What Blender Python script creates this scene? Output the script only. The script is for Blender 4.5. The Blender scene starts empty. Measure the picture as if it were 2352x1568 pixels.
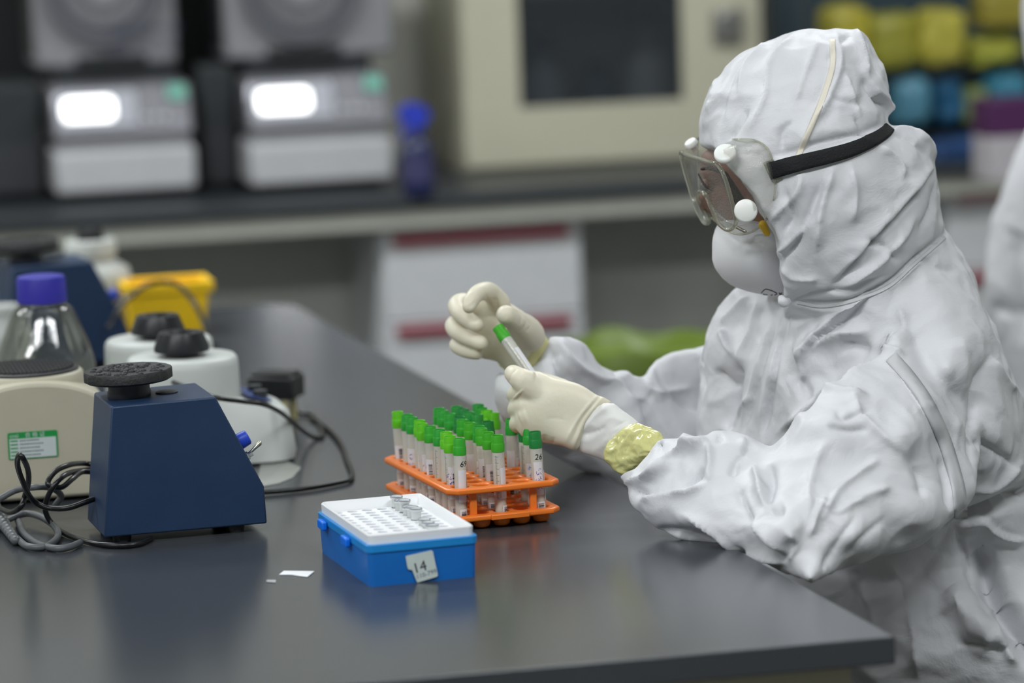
import bpy, bmesh, math, random
import numpy as np
from mathutils import Vector, Matrix, noise
from mathutils.bvhtree import BVHTree
rnd = random.Random(7)
pi = math.pi
S = bpy.context.scene
C = S.collection

# ------------------------------------------------------------------ camera, exposure
F = 8500.0; PITCH = math.radians(8.3); ROLL = 0.035; CZ = 1.52
cd = bpy.data.cameras.new('camera'); cam = bpy.data.objects.new('camera', cd); C.objects.link(cam)
cam.matrix_world = Matrix.Translation((0, 0, CZ)) @ Matrix.Rotation(pi/2-PITCH, 4, 'X') @ Matrix.Rotation(-ROLL, 4, 'Z')
cd.sensor_width = 36; cd.lens = F*36/2352; cd.clip_start = .05
cd.dof.use_dof = True; cd.dof.focus_distance = 3.68; cd.dof.aperture_fstop = 3.2
S.camera = cam
vs = S.view_settings
vs.view_transform = 'Standard'; vs.look = 'None'; vs.gamma = 1; vs.use_curve_mapping = False; vs.exposure = 0.0
W = bpy.data.worlds.new('world'); S.world = W; W.use_nodes = True
W.node_tree.nodes['Background'].inputs[0].default_value = (.6, .63, .68, 1)
W.node_tree.nodes['Background'].inputs[1].default_value = .05
PHI = math.radians(12.5)                      # the room stands turned by this much
def RW(x, y, z=0.0): return Vector((x*math.cos(PHI)-y*math.sin(PHI), x*math.sin(PHI)+y*math.cos(PHI), z))
# ceiling lamps: (room x, room y, power)
LAMPS = [(-2.2, 1.9, 76), (-.5, 1.9, 58), (1.4, 1.9, 48), (-2.4, 5.5, 54), (-.2, 5.5, 62), (2.0, 5.5, 52), (-1.2, 3.7, 8), (1.2, 3.7, 6)]
for i, (x, y, e) in enumerate(LAMPS):
    l = bpy.data.lights.new('ceiling_lamp_light', 'AREA'); l.shape = 'RECTANGLE'; l.size = 1.2; l.size_y = .3; l.energy = e*.62
    l.color = (.95, .98, 1.0)
    o = bpy.data.objects.new('ceiling_lamp_light', l); C.objects.link(o); o.location = RW(x, y, 2.765); o.rotation_euler = (0, 0, PHI)

# ------------------------------------------------------------------ picture measurement
RM = np.array(cam.matrix_world.to_3x3())
def ray(x, y): return RM @ np.array([(x-1176)/F, -(y-784)/F, -1.0])
def P(x, y, Y):
    d = ray(x, y); return Vector(np.array([0, 0, CZ])+d*(Y/d[1]))
def T(x, y, z=.80):
    d = ray(x, y); return Vector(np.array([0, 0, CZ])+d*((z-CZ)/d[2]))
def proj(V):                                  # (n,3) -> pixel x, y
    q = (np.asarray(V)-np.array([0, 0, CZ])) @ RM
    return 1176+F*q[:, 0]/-q[:, 2], 784-F*q[:, 1]/-q[:, 2]
def on_plane(x, y, O, ang):                   # pixel on the vertical plane through O running along ang: (along, height above O)
    d = ray(x, y); n = np.array([-math.sin(ang), math.cos(ang), 0]); c = np.array([0, 0, CZ])
    p = c+d*(np.dot(np.array(O)-c, n)/np.dot(d, n)); q = p-np.array(O)
    return q[0]*math.cos(ang)+q[1]*math.sin(ang), q[2]

# ------------------------------------------------------------------ materials
def lin(h):
    h = h.lstrip('#'); r = [int(h[i:i+2], 16)/255 for i in (0, 2, 4)]
    return tuple((v/12.92 if v <= .04045 else ((v+.055)/1.055)**2.4) for v in r)+(1,)
MATS = {}
def mat(name, col, rough=.5, metal=0, spec=.5, var=.04, vscale=30, bump=0, bscale=200, trans=0, ior=1.45, coat=0, emit=0, sss=0, alpha=1):
    if name in MATS: return MATS[name]
    m = bpy.data.materials.new(name); m.use_nodes = True; nt = m.node_tree; N = nt.nodes; L = nt.links
    b = N['Principled BSDF']; c = lin(col) if isinstance(col, str) else col
    tc = N.new('ShaderNodeTexCoord')
    nz = N.new('ShaderNodeTexNoise'); nz.inputs['Scale'].default_value = vscale; nz.inputs['Detail'].default_value = 4
    L.new(tc.outputs['Object'], nz.inputs['Vector'])
    cr = N.new('ShaderNodeValToRGB'); cr.color_ramp.elements[0].position = .3; cr.color_ramp.elements[1].position = .7
    cr.color_ramp.elements[0].color = tuple(v*(1-var) for v in c[:3])+(1,); cr.color_ramp.elements[1].color = tuple(min(1, v*(1+var)) for v in c[:3])+(1,)
    L.new(nz.outputs['Fac'], cr.inputs['Fac']); L.new(cr.outputs['Color'], b.inputs['Base Color'])
    b.inputs['Roughness'].default_value = rough; b.inputs['Metallic'].default_value = metal
    b.inputs['Specular IOR Level'].default_value = spec; b.inputs['IOR'].default_value = ior
    b.inputs['Transmission Weight'].default_value = trans; b.inputs['Coat Weight'].default_value = coat; b.inputs['Alpha'].default_value = alpha
    if sss:
        b.inputs['Subsurface Weight'].default_value = sss; b.inputs['Subsurface Scale'].default_value = .01
    if emit:
        b.inputs['Emission Color'].default_value = c; b.inputs['Emission Strength'].default_value = emit
    if bump:
        bn = N.new('ShaderNodeTexNoise'); bn.inputs['Scale'].default_value = bscale; bn.inputs['Detail'].default_value = 5
        L.new(tc.outputs['Object'], bn.inputs['Vector'])
        bp = N.new('ShaderNodeBump'); bp.inputs['Strength'].default_value = bump; bp.inputs['Distance'].default_value = .002
        L.new(bn.outputs['Fac'], bp.inputs['Height']); L.new(bp.outputs['Normal'], b.inputs['Normal'])
    MATS[name] = m; return m
def clear_mat(name, tint, gloss_rough=.04, film=.06, edge=.55, milk=(.75, .77, .70, 1), bmp=.25):
    """thin clear plastic: tinted see-through, shiny by facing angle, slightly milky"""
    m = bpy.data.materials.new(name); m.use_nodes = True; nt = m.node_tree; N = nt.nodes; L = nt.links
    N.remove(N['Principled BSDF']); out = N['Material Output']
    tr = N.new('ShaderNodeBsdfTransparent'); tr.inputs[0].default_value = tint
    gl = N.new('ShaderNodeBsdfGlossy'); gl.inputs['Roughness'].default_value = gloss_rough
    df = N.new('ShaderNodeBsdfDiffuse'); df.inputs[0].default_value = milk
    lw = N.new('ShaderNodeLayerWeight'); lw.inputs[0].default_value = .35
    mp = N.new('ShaderNodeMapRange'); mp.inputs['To Min'].default_value = .05; mp.inputs['To Max'].default_value = edge
    L.new(lw.outputs['Fresnel'], mp.inputs['Value'])
    nz = N.new('ShaderNodeTexNoise'); nz.inputs['Scale'].default_value = 60; bp = N.new('ShaderNodeBump'); bp.inputs['Strength'].default_value = bmp; bp.inputs['Distance'].default_value = .003
    L.new(nz.outputs['Fac'], bp.inputs['Height']); L.new(bp.outputs['Normal'], gl.inputs['Normal'])
    a = N.new('ShaderNodeMixShader'); a.inputs[0].default_value = film
    L.new(tr.outputs[0], a.inputs[1]); L.new(df.outputs[0], a.inputs[2])
    b = N.new('ShaderNodeMixShader'); L.new(mp.outputs[0], b.inputs[0]); L.new(a.outputs[0], b.inputs[1]); L.new(gl.outputs[0], b.inputs[2])
    L.new(b.outputs[0], out.inputs['Surface']); MATS[name] = m; return m
def suit_mat(name, col, fine=1.0):
    m = mat(name, col, rough=.48, spec=.35, var=.015, vscale=8)
    nt = m.node_tree; N = nt.nodes; L = nt.links; b = N['Principled BSDF']
    tc = next(n for n in N if n.type == 'TEX_COORD')
    wn = N.new('ShaderNodeTexNoise'); wn.inputs['Scale'].default_value = 14; wn.inputs['Detail'].default_value = 2
    L.new(tc.outputs['Object'], wn.inputs['Vector'])
    mx = N.new('ShaderNodeVectorMath'); mx.operation = 'MULTIPLY_ADD'; mx.inputs[1].default_value = (.09, .09, .09)
    L.new(wn.outputs['Color'], mx.inputs[0]); L.new(tc.outputs['Object'], mx.inputs[2])
    last = None
    for sc_, det, rgh, st_, d in ((8, 2, .5, .6, .016), (24, 3, .55, .6, .009), (90, 5, .6, .4*fine, .002)):
        v = N.new('ShaderNodeTexNoise'); v.noise_type = 'RIDGED_MULTIFRACTAL' if sc_ < 80 else 'FBM'; v.inputs['Scale'].default_value = sc_; v.inputs['Detail'].default_value = det; v.inputs['Roughness'].default_value = rgh
        L.new(mx.outputs[0], v.inputs['Vector']); bp = N.new('ShaderNodeBump'); bp.inputs['Strength'].default_value = st_; bp.inputs['Distance'].default_value = d
        L.new(v.outputs[0], bp.inputs['Height'])
        if last: L.new(last.outputs[0], bp.inputs['Normal'])
        last = bp
    wv = N.new('ShaderNodeTexWave'); wv.inputs['Scale'].default_value = 260; wv.inputs['Distortion'].default_value = 3; wv.bands_direction = 'Z'
    L.new(tc.outputs['Object'], wv.inputs['Vector'])
    bp = N.new('ShaderNodeBump'); bp.inputs['Strength'].default_value = .08; bp.inputs['Distance'].default_value = .0006
    L.new(wv.outputs['Fac'], bp.inputs['Height']); L.new(last.outputs[0], bp.inputs['Normal']); L.new(bp.outputs[0], b.inputs['Normal'])
    return m

# ------------------------------------------------------------------ mesh helpers
def link(name, me, m, parent=None, smooth=None, bevel=0):
    o = bpy.data.objects.new(name, me); C.objects.link(o)
    if m: me.materials.clear(); me.materials.append(m)
    if parent: o.parent = parent
    if bevel:
        md = o.modifiers.new('bevel', 'BEVEL'); md.width = bevel; md.segments = 2; md.limit_method = 'ANGLE'; md.angle_limit = .6
    if smooth is not None:
        me.shade_smooth()
        if smooth < 180: me.set_sharp_from_angle(angle=math.radians(smooth))
    return o
def obj(name, bm, m, parent=None, smooth=35, bevel=0):
    bmesh.ops.recalc_face_normals(bm, faces=bm.faces)
    me = bpy.data.meshes.new(name); bm.to_mesh(me); bm.free()
    return link(name, me, m, parent, smooth, bevel)
def thing(name, label, cat, loc=(0, 0, 0), rotz=0, group=None):
    o = bpy.data.objects.new(name, None); C.objects.link(o); o.empty_display_size = .05
    o.location = loc; o.rotation_euler = (0, 0, rotz); tag(o, label, cat, group); return o
def tag(o, label, cat, group=None):
    o['label'] = label; o['category'] = cat
    if group: o['group'] = group
    return o
def struct(o): o['kind'] = 'structure'; return o
def nb(): return bmesh.new()
def box(bm, a, b, mtx=None):                    # opposite corners
    vs_ = [bm.verts.new((x, y, z)) for x in (a[0], b[0]) for y in (a[1], b[1]) for z in (a[2], b[2])]
    for f in ((0, 1, 3, 2), (4, 6, 7, 5), (0, 4, 5, 1), (2, 3, 7, 6), (0, 2, 6, 4), (1, 5, 7, 3)): bm.faces.new([vs_[i] for i in f])
    if mtx: bmesh.ops.transform(bm, matrix=mtx, verts=vs_)
    return bm
def prism(bm, pts, a, b, axis='z', mtx=None):   # polygon extruded from a to b along axis
    def mk(p, t): return {'z': (p[0], p[1], t), 'y': (p[0], t, p[1]), 'x': (t, p[0], p[1])}[axis]
    A = [bm.verts.new(mk(p, a)) for p in pts]; B = [bm.verts.new(mk(p, b)) for p in pts]; n = len(pts)
    bm.faces.new(A); bm.faces.new(B[::-1])
    for i in range(n): bm.faces.new((A[i], B[i], B[(i+1) % n], A[(i+1) % n]))
    if mtx: bmesh.ops.transform(bm, matrix=mtx, verts=A+B)
    return bm
def lathe(bm, prof, seg=40, mtx=None, sx=1, sy=1):   # prof: (radius, z)
    rings = []
    for r, z in prof:
        if r < 1e-6: rings.append([bm.verts.new((0, 0, z))])
        else: rings.append([bm.verts.new((r*sx*math.cos(2*pi*i/seg), r*sy*math.sin(2*pi*i/seg), z)) for i in range(seg)])
    for A, B in zip(rings, rings[1:]):
        for i in range(seg):
            j = (i+1) % seg
            if len(A) == 1 and len(B) == 1: continue
            if len(A) == 1: bm.faces.new((A[0], B[i], B[j]))
            elif len(B) == 1: bm.faces.new((A[i], B[0], A[j]))
            else: bm.faces.new((A[i], B[i], B[j], A[j]))
    for R_ in (rings[0], rings[-1]):
        if len(R_) > 1: bm.faces.new(R_)
    if mtx: bmesh.ops.transform(bm, matrix=mtx, verts=[v for r in rings for v in r])
    return bm
def lathe_open(bm, prof, seg=32, mtx=None):      # no end caps
    rings = [[bm.verts.new((r*math.cos(2*pi*i/seg), r*math.sin(2*pi*i/seg), z)) for i in range(seg)] for r, z in prof]
    for A, B in zip(rings, rings[1:]):
        for i in range(seg): bm.faces.new((A[i], B[i], B[(i+1) % seg], A[(i+1) % seg]))
    if mtx: bmesh.ops.transform(bm, matrix=mtx, verts=[v for r in rings for v in r])
    return bm
def crom(pts, n=8):
    pts = [np.array(p, float) for p in pts]
    if len(pts) < 3: return [pts[0]+(pts[-1]-pts[0])*t for t in np.linspace(0, 1, n)]
    Q = [2*pts[0]-pts[1]]+pts+[2*pts[-1]-pts[-2]]; out = []
    for i in range(1, len(Q)-2):
        a, b, c, d = Q[i-1:i+3]
        for k in range(n):
            t = k/n; out.append(.5*(2*b+(c-a)*t+(2*a-5*b+4*c-d)*t*t+(3*b-a-3*c+d)*t**3))
    out.append(pts[-1]); return out
def tube(bm, pts, r, seg=10, cap=True):          # pts: 3D points, r: number or list
    pts = [Vector(p) for p in pts]; n = len(pts); rs = r if hasattr(r, '__len__') else [r]*n
    rings = []; up = None
    if cap:                                       # rounded ends
        a = (pts[0]-pts[1]).normalized(); b = (pts[-1]-pts[-2]).normalized()
        pre = [(pts[0]+a*rs[0]*math.sin(t), rs[0]*math.cos(t)) for t in (1.45, 1.0, .5)]
        post = [(pts[-1]+b*rs[-1]*math.sin(t), rs[-1]*math.cos(t)) for t in (.5, 1.0, 1.45)]
        pts = [p for p, _ in pre]+pts+[p for p, _ in post]; rs = [q for _, q in pre]+list(rs)+[q for _, q in post]; n = len(pts)
    for i in range(n):
        d = (pts[min(i+1, n-1)]-pts[max(i-1, 0)]).normalized()
        if up is None: up = d.orthogonal().normalized()
        up = (up-d*up.dot(d)).normalized(); w = d.cross(up)
        rings.append([bm.verts.new(pts[i]+(up*math.cos(2*pi*k/seg)+w*math.sin(2*pi*k/seg))*rs[i]) for k in range(seg)])
    for A, B in zip(rings, rings[1:]):
        for i in range(seg): bm.faces.new((A[i], A[(i+1) % seg], B[(i+1) % seg], B[i]))
    bm.faces.new(rings[0]); bm.faces.new(rings[-1]); return bm
def chain(bm, joints, seg=12):                   # joints: (x,y,z,r), smooth
    q = crom(joints, 6); return tube(bm, [p[:3] for p in q], [p[3] for p in q], seg)
def plate(name, outline, holes, th, bev, m, parent, z=0, res=1):
    """flat plate with round holes, z = its underside"""
    cu = bpy.data.curves.new(name, 'CURVE'); cu.dimensions = '2D'; cu.fill_mode = 'BOTH'; cu.extrude = th/2-bev; cu.bevel_depth = bev; cu.bevel_resolution = res; cu.offset = -bev
    def sp(pts):
        s = cu.splines.new('POLY'); s.points.add(len(pts)-1); s.use_cyclic_u = True
        for p, q in zip(s.points, pts): p.co = (q[0], q[1], 0, 1)
    sp(outline)
    for (x, y, r) in holes: sp([(x+r*math.cos(-2*pi*k/20), y+r*math.sin(-2*pi*k/20)) for k in range(20)])
    me = bake_mesh(cu, name); me.transform(Matrix.Translation((0, 0, z+th/2)))
    return link(name, me, m, parent, 40)
def bake_mesh(data, name):
    t = bpy.data.objects.new('t', data); C.objects.link(t)
    bpy.context.view_layer.update(); dg = bpy.context.evaluated_depsgraph_get()
    me = bpy.data.meshes.new_from_object(t.evaluated_get(dg)); me.name = name
    bpy.data.objects.remove(t); return me
def rrect(x0, y0, x1, y1, r, n=5):
    out = []
    for cx, cy, a in ((x1-r, y0+r, -pi/2), (x1-r, y1-r, 0), (x0+r, y1-r, pi/2), (x0+r, y0+r, pi)):
        out += [(cx+r*math.cos(a+pi/2*k/n), cy+r*math.sin(a+pi/2*k/n)) for k in range(n+1)]
    return out
def text_mesh(s, size, name='lettering', ext=.0, shear=0):
    cu = bpy.data.curves.new(name, 'FONT'); cu.body = s; cu.size = size; cu.align_x = 'CENTER'; cu.align_y = 'CENTER'; cu.extrude = ext; cu.resolution_u = 2; cu.shear = shear
    return bake_mesh(cu, name)
def wrap(me, R, a0, z0, rot=0):                   # flat xy mesh wrapped on a cylinder radius R (local), centre angle a0
    for v in me.vertices:
        x, y = v.co.x, v.co.y
        if rot: x, y = x*math.cos(rot)-y*math.sin(rot), x*math.sin(rot)+y*math.cos(rot)
        a = a0+x/R; v.co = (R*math.cos(a), R*math.sin(a), z0+y)
    return me
# --- voxel sculpting
def vox(bm, size, smooth=3):
    me = bpy.data.meshes.new('v'); bmesh.ops.recalc_face_normals(bm, faces=bm.faces); bm.to_mesh(me); bm.free()
    t = bpy.data.objects.new('t', me); C.objects.link(t); md = t.modifiers.new('r', 'REMESH'); md.mode = 'VOXEL'; md.voxel_size = size
    bpy.context.view_layer.update(); dg = bpy.context.evaluated_depsgraph_get()
    out = bpy.data.meshes.new_from_object(t.evaluated_get(dg)); bpy.data.objects.remove(t)
    V = getv(out); lap(out, V, smooth); setv(out, V); return out
def getv(me): a = np.empty(len(me.vertices)*3); me.vertices.foreach_get('co', a); return a.reshape(-1, 3)
def setv(me, V): me.vertices.foreach_set('co', V.ravel()); me.update()
def getn(me):
    a = np.empty(len(me.vertices)*3); me.vertex_normals.foreach_get('vector', a); return a.reshape(-1, 3)
def lap(me, V, it, f=.6):
    n = len(V); e = np.empty(len(me.edges)*2, int); me.edges.foreach_get('vertices', e); e = e.reshape(-1, 2)
    deg = np.bincount(e.ravel(), minlength=n)[:, None].clip(1)
    for _ in range(it):
        s = np.empty_like(V)
        for k in range(3): s[:, k] = np.bincount(e[:, 0], V[e[:, 1], k], n)+np.bincount(e[:, 1], V[e[:, 0], k], n)
        V += (s/deg-V)*f
def inflate(bm, poly, ctrl, k=1.0, g=4, smoothpoly=True, cut=None, hmax=None):
    """a solid with the traced outline: rounded like a cushion; ctrl = [(px,py,Y)] gives the depth of its middle sheet"""
    pts = np.array(crom(list(poly)+[poly[0]], 4)[:-1] if smoothpoly else poly, float)
    x0, y0 = pts.min(0)-2*g; x1, y1 = pts.max(0)+2*g
    xs = np.arange(x0, x1+g, g); ys = np.arange(y0, y1+g, g); X, Yg = np.meshgrid(xs, ys)
    ins = np.zeros(X.shape, bool); a = pts; b = np.roll(pts, -1, 0)
    for (ax, ay), (bx, by) in zip(a, b):
        if ay == by: continue
        c = (ay > Yg) != (by > Yg); ins ^= c & (X < (bx-ax)*(Yg-ay)/(by-ay)+ax)
    core = ins.copy()
    core[1:-1, 1:-1] &= ins[:-2, 1:-1] & ins[2:, 1:-1] & ins[1:-1, :-2] & ins[1:-1, 2:] & ins[:-2, :-2] & ins[2:, 2:] & ins[:-2, 2:] & ins[2:, :-2]
    u = np.zeros(X.shape)
    # coarse-to-fine relaxation of the Poisson problem
    def relax(u, m, h, it):
        for _ in range(it):
            u[1:-1, 1:-1] = np.where(m[1:-1, 1:-1], .25*(u[:-2, 1:-1]+u[2:, 1:-1]+u[1:-1, :-2]+u[1:-1, 2:]+h*h), 0)
        return u
    lv = [(core, g)]
    while min(lv[-1][0].shape) > 24: lv.append((lv[-1][0][::2, ::2], lv[-1][1]*2))
    u = np.zeros(lv[-1][0].shape)
    for i in range(len(lv)-1, -1, -1):
        m, h = lv[i]
        if u.shape != m.shape:
            w = np.repeat(np.repeat(u, 2, 0), 2, 1); u = np.zeros(m.shape); a_, b_ = min(w.shape[0], m.shape[0]), min(w.shape[1], m.shape[1]); u[:a_, :b_] = w[:a_, :b_]
            u *= m
        u = relax(u, m, h, 260)
    H = np.sqrt(2*np.maximum(u, 0))*k
    cx = np.array([c[0] for c in ctrl], float); cy = np.array([c[1] for c in ctrl], float); cv = np.array([c[2] for c in ctrl], float)
    if cut:
        cm = np.zeros(X.shape, bool)
        for (ax, ay), (bx, by) in zip(cut, cut[1:]+cut[:1]):
            if ay != by: cm ^= ((ay > Yg) != (by > Yg)) & (X < (bx-ax)*(Yg-ay)/(by-ay)+ax)
        ins = ins & ~cm
    if hmax: H = hmax*np.tanh(H/hmax)
    idf = {}; idb = {}
    jj, ii = np.nonzero(ins)
    for j, i in zip(jj, ii):
        px, py = X[j, i], Yg[j, i]; w = 1/((cx-px)**2+(cy-py)**2+900); Yc = float((w*cv).sum()/w.sum()); h = H[j, i]*Yc/F
        idf[(j, i)] = bm.verts.new(P(px, py, Yc-h))
        idb[(j, i)] = bm.verts.new(P(px, py, Yc+h)) if core[j, i] else idf[(j, i)]
    ed = {}
    for j, i in zip(jj, ii):
        q = [(j, i), (j, i+1), (j+1, i+1), (j+1, i)]
        if all(t in idf for t in q):
            f = [idf[t] for t in q]; b2 = [idb[t] for t in q]
            bm.faces.new(f)
            if f != b2:
                try: bm.faces.new(b2[::-1])
                except ValueError: pass
                for a_, b_ in zip(q, q[1:]+q[:1]): ed.setdefault((min(a_, b_), max(a_, b_)), []).append((a_, b_))
            else:
                for a_, b_ in zip(q, q[1:]+q[:1]): ed.setdefault((min(a_, b_), max(a_, b_)), []).append((a_, b_))
    for k_, v_ in ed.items():
        if len(v_) == 1:
            a_, b_ = v_[0]; vv = []
            for x_ in (idf[b_], idf[a_], idb[a_], idb[b_]):
                if x_ not in vv: vv.append(x_)
            if len(vv) > 2:
                try: bm.faces.new(vv)
                except ValueError: pass
    lone = [v for v in bm.verts if not v.link_faces]
    for v in lone: bm.verts.remove(v)
    return bm
def crumple(V, Nn, amp, cell, seed, warp=.02, mask=None):
    """long soft creases: folded noise, sharp along its zero lines and smooth between them"""
    out = np.zeros(len(V)); off = Vector((seed*3.1, seed*1.7, seed*2.3)); c = 1/cell
    for i in range(len(V)):
        p = Vector(V[i]); q = (p+noise.noise_vector(p*6+off)*warp)*c; q.x *= .8
        n = noise.noise(q+off); out[i] = .5-min(abs(n)*2.6, 1)
    V += Nn*(out*amp)[:, None]
def strokes(V, Nn, ST):
    """folds pressed into the cloth. (kind, width px, height m, points): r ridge, v valley, s step raised on the left of the stroke, b broad swell"""
    px, py = proj(V); vd = np.array([0, 0, CZ])-V; vd /= np.linalg.norm(vd, axis=1)[:, None]
    facing = np.clip((Nn*vd).sum(1)*4, 0, 1)
    for kind, w, h, pts in ST:
        q = np.array(crom(pts, 6) if len(pts) > 2 else pts, float)
        best = np.full(len(V), 1e9); side = np.zeros(len(V)); tt = np.zeros(len(V)); L = np.r_[0, np.cumsum(np.linalg.norm(np.diff(q, axis=0), axis=1))]
        for i in range(len(q)-1):
            a, b = q[i], q[i+1]; e = b-a; ll = e@e+1e-9
            t = np.clip(((px-a[0])*e[0]+(py-a[1])*e[1])/ll, 0, 1); dx = px-a[0]-t*e[0]; dy = py-a[1]-t*e[1]; d = np.hypot(dx, dy)
            m = d < best; best = np.where(m, d, best); side = np.where(m, -(e[0]*dy-e[1]*dx), side); tt = np.where(m, (L[i]+t*math.sqrt(ll))/L[-1], tt)
        tap = np.clip(np.minimum(tt, 1-tt)*5+.08, 0, 1)
        if kind == 'r': o = h*np.exp(-best/w)
        elif kind == 'v': o = -h*np.exp(-best/w)
        elif kind == 'b': o = h*np.exp(-(best/w)**2)
        else: o = np.where(side > 0, h*np.exp(-best/w)*(1-np.exp(-(best/4.5)**2))*1.25, -.2*h*np.exp(-best/(w*.5)))
        V += Nn*(o*tap*facing)[:, None]
def sculpt(name, bm, m, parent, size=.003, ST=(), cr=(), sm=3, post=0):
    me = vox(bm, size, sm); V = getv(me); me.update(); Nn = getn(me)
    for a in cr: crumple(V, Nn, *a)
    if ST:
        setv(me, V); Nn = getn(me); strokes(V, Nn, ST)
    if post: lap(me, V, post, .5)
    setv(me, V); return link(name, me, m, parent, 180)
def ribbon(name, pts, w, surf, m, parent, off=.0012, th=.001, n=10):
    """strip of cloth laid on a surface; pts in picture pixels, w in px"""
    me = surf.data; bvh = BVHTree.FromPolygons([v.co[:] for v in me.vertices], [p.vertices[:] for p in me.polygons])
    q = crom(pts, n); bm = nb(); A = []; o = Vector((0, 0, CZ))
    for i, p in enumerate(q):
        t = q[min(i+1, len(q)-1)]-q[max(i-1, 0)]; t = t[:2]/np.linalg.norm(t[:2]); nn = np.array([-t[1], t[0]]); row = []
        ww = p[2] if len(p) > 2 else w
        for s in (-.5, -.25, 0, .25, .5):
            x, y = p[:2]+nn*s*ww; d = Vector(ray(x, y)).normalized(); h = bvh.ray_cast(o, d)
            row.append(h[0]-d*off if h[0] else None)
        A.append(row)
    last = next((r for r in A if all(r)), None); Vv = []
    for r in A:
        r = [x if x else None for x in r]
        if not all(r): r = last
        last = r; Vv.append([bm.verts.new(x) for x in r])
    for R0, R1 in zip(Vv, Vv[1:]):
        for k in range(4): bm.faces.new((R0[k], R0[k+1], R1[k+1], R1[k]))
    ob = obj(name, bm, m, parent, 180); md = ob.modifiers.new('s', 'SOLIDIFY'); md.thickness = th; md.offset = 0
    return ob
def dup(root, loc, rotz, label=None, group=None):
    r = root.copy(); C.objects.link(r); r.location = loc; r.rotation_euler = (0, 0, rotz)
    if label: r['label'] = label
    if group: r['group'] = group
    for ch in list(root.children):
        c = ch.copy(); C.objects.link(c); c.parent = r
        for g in ch.children:
            d = g.copy(); C.objects.link(d); d.parent = c
    return r

# ------------------------------------------------------------------ the room
def room(o): o.rotation_euler = (0, 0, PHI); return o
def rp(x, y, yr): return on_plane(x, y, RW(0, yr, 0), PHI)      # pixel -> (room x, height) on the wall-parallel plane at room depth yr
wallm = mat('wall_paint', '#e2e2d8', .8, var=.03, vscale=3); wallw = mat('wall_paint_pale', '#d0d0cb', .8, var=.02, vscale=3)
floorm = mat('floor_vinyl', '#4a4e4d', .35, var=.06, vscale=6)
ceilm = mat('ceiling_tile', '#c9cac6', .9, var=.02)
X0, X1, Y0, Y1, ZC = -3.9, 3.6, -1.3, 7.5, 2.8
struct(room(obj('floor', box(nb(), (X0, Y0, -.1), (X1, Y1, 0)), floorm)))
struct(room(obj('ceiling', box(nb(), (X0, Y0, ZC), (X1, Y1, ZC+.1)), ceilm)))
struct(room(obj('wall_back', box(nb(), (X0, Y1, 0), (X1, Y1+.1, ZC)), wallm)))
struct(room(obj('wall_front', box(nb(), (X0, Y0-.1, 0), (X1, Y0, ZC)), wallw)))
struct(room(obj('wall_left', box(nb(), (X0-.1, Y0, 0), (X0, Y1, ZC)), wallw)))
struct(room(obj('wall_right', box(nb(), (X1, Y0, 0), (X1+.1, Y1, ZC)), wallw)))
struct(room(obj('baseboard_back', box(nb(), (X0, Y1-.012, 0), (X1, Y1, .1)), mat('baseboard', '#4a4c4c', .5))))
lampf = mat('lamp_frame', '#d8d8d8', .5); diff = mat('lamp_diffuser', '#f4f8ff', .6, var=0, emit=2.2)
def ceiling_light(i, x, y):
    t = thing('ceiling_light', ['recessed fluorescent ceiling panel, left of the row nearest the table', 'recessed fluorescent ceiling panel over the table', 'recessed fluorescent ceiling panel, right of the row nearest the table',
        'recessed fluorescent ceiling panel, left end of the row by the bench', 'recessed fluorescent ceiling panel, middle of the row by the bench', 'recessed fluorescent ceiling panel, right end of the row by the bench',
        'recessed fluorescent ceiling panel over the far end of the table, left one', 'recessed fluorescent ceiling panel right above the seated person'][i], 'ceiling light', RW(x, y, 2.772), PHI, 'ceiling lights')
    bm = nb()
    for a, b in (((-.63, -.18, 0), (.63, -.15, .03)), ((-.63, .15, 0), (.63, .18, .03)), ((-.63, -.15, 0), (-.6, .15, .03)), ((.6, -.15, 0), (.63, .15, .03))): box(bm, a, b)
    obj('frame', bm, lampf, t); obj('diffuser', box(nb(), (-.6, -.15, .015), (.6, .15, .028)), diff, t)
for i, (x, y, e) in enumerate(LAMPS): ceiling_light(i, x, y)

# ------------------------------------------------------------------ back bench
_p = T(1000, 446); BY = float(-math.sin(PHI)*_p[0]+math.cos(PHI)*_p[1])          # room depth of the bench's near edge
topm = mat('bench_resin', '#34383c', .38, var=.06, vscale=15, spec=.4)
apron = mat('bench_apron', '#aaaca2', .6)
room(tag(obj('back_bench_worktop', box(nb(), (X0+.02, BY, .775), (X1-.02, Y1-.01, .80)), topm, bevel=.004), 'dark resin worktop of the long bench along the back wall', 'worktop'))
t = thing('bench_frame', 'pale grey steel apron and legs under the back bench worktop', 'bench', RW(0, BY, 0), PHI)
bm = nb(); box(bm, (X0+.05, .012, .738), (X1-.05, .04, .774)); box(bm, (X0+.05, .55, .738), (X1-.05, .58, .774)); obj('apron', bm, apron, t, bevel=.003)
for x in (-2.6, -1.3, .45, 2.0, 3.3):
    for y in (.065, .50): obj('leg', box(nb(), (x, y, 0), (x+.05, y+.04, .737)), apron, t)
obj('back_panel', box(nb(), (X0+.05, .375, .05), (X1-.05, .39, .774)), mat('bench_back_panel', '#c4c6be', .7), t)

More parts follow.
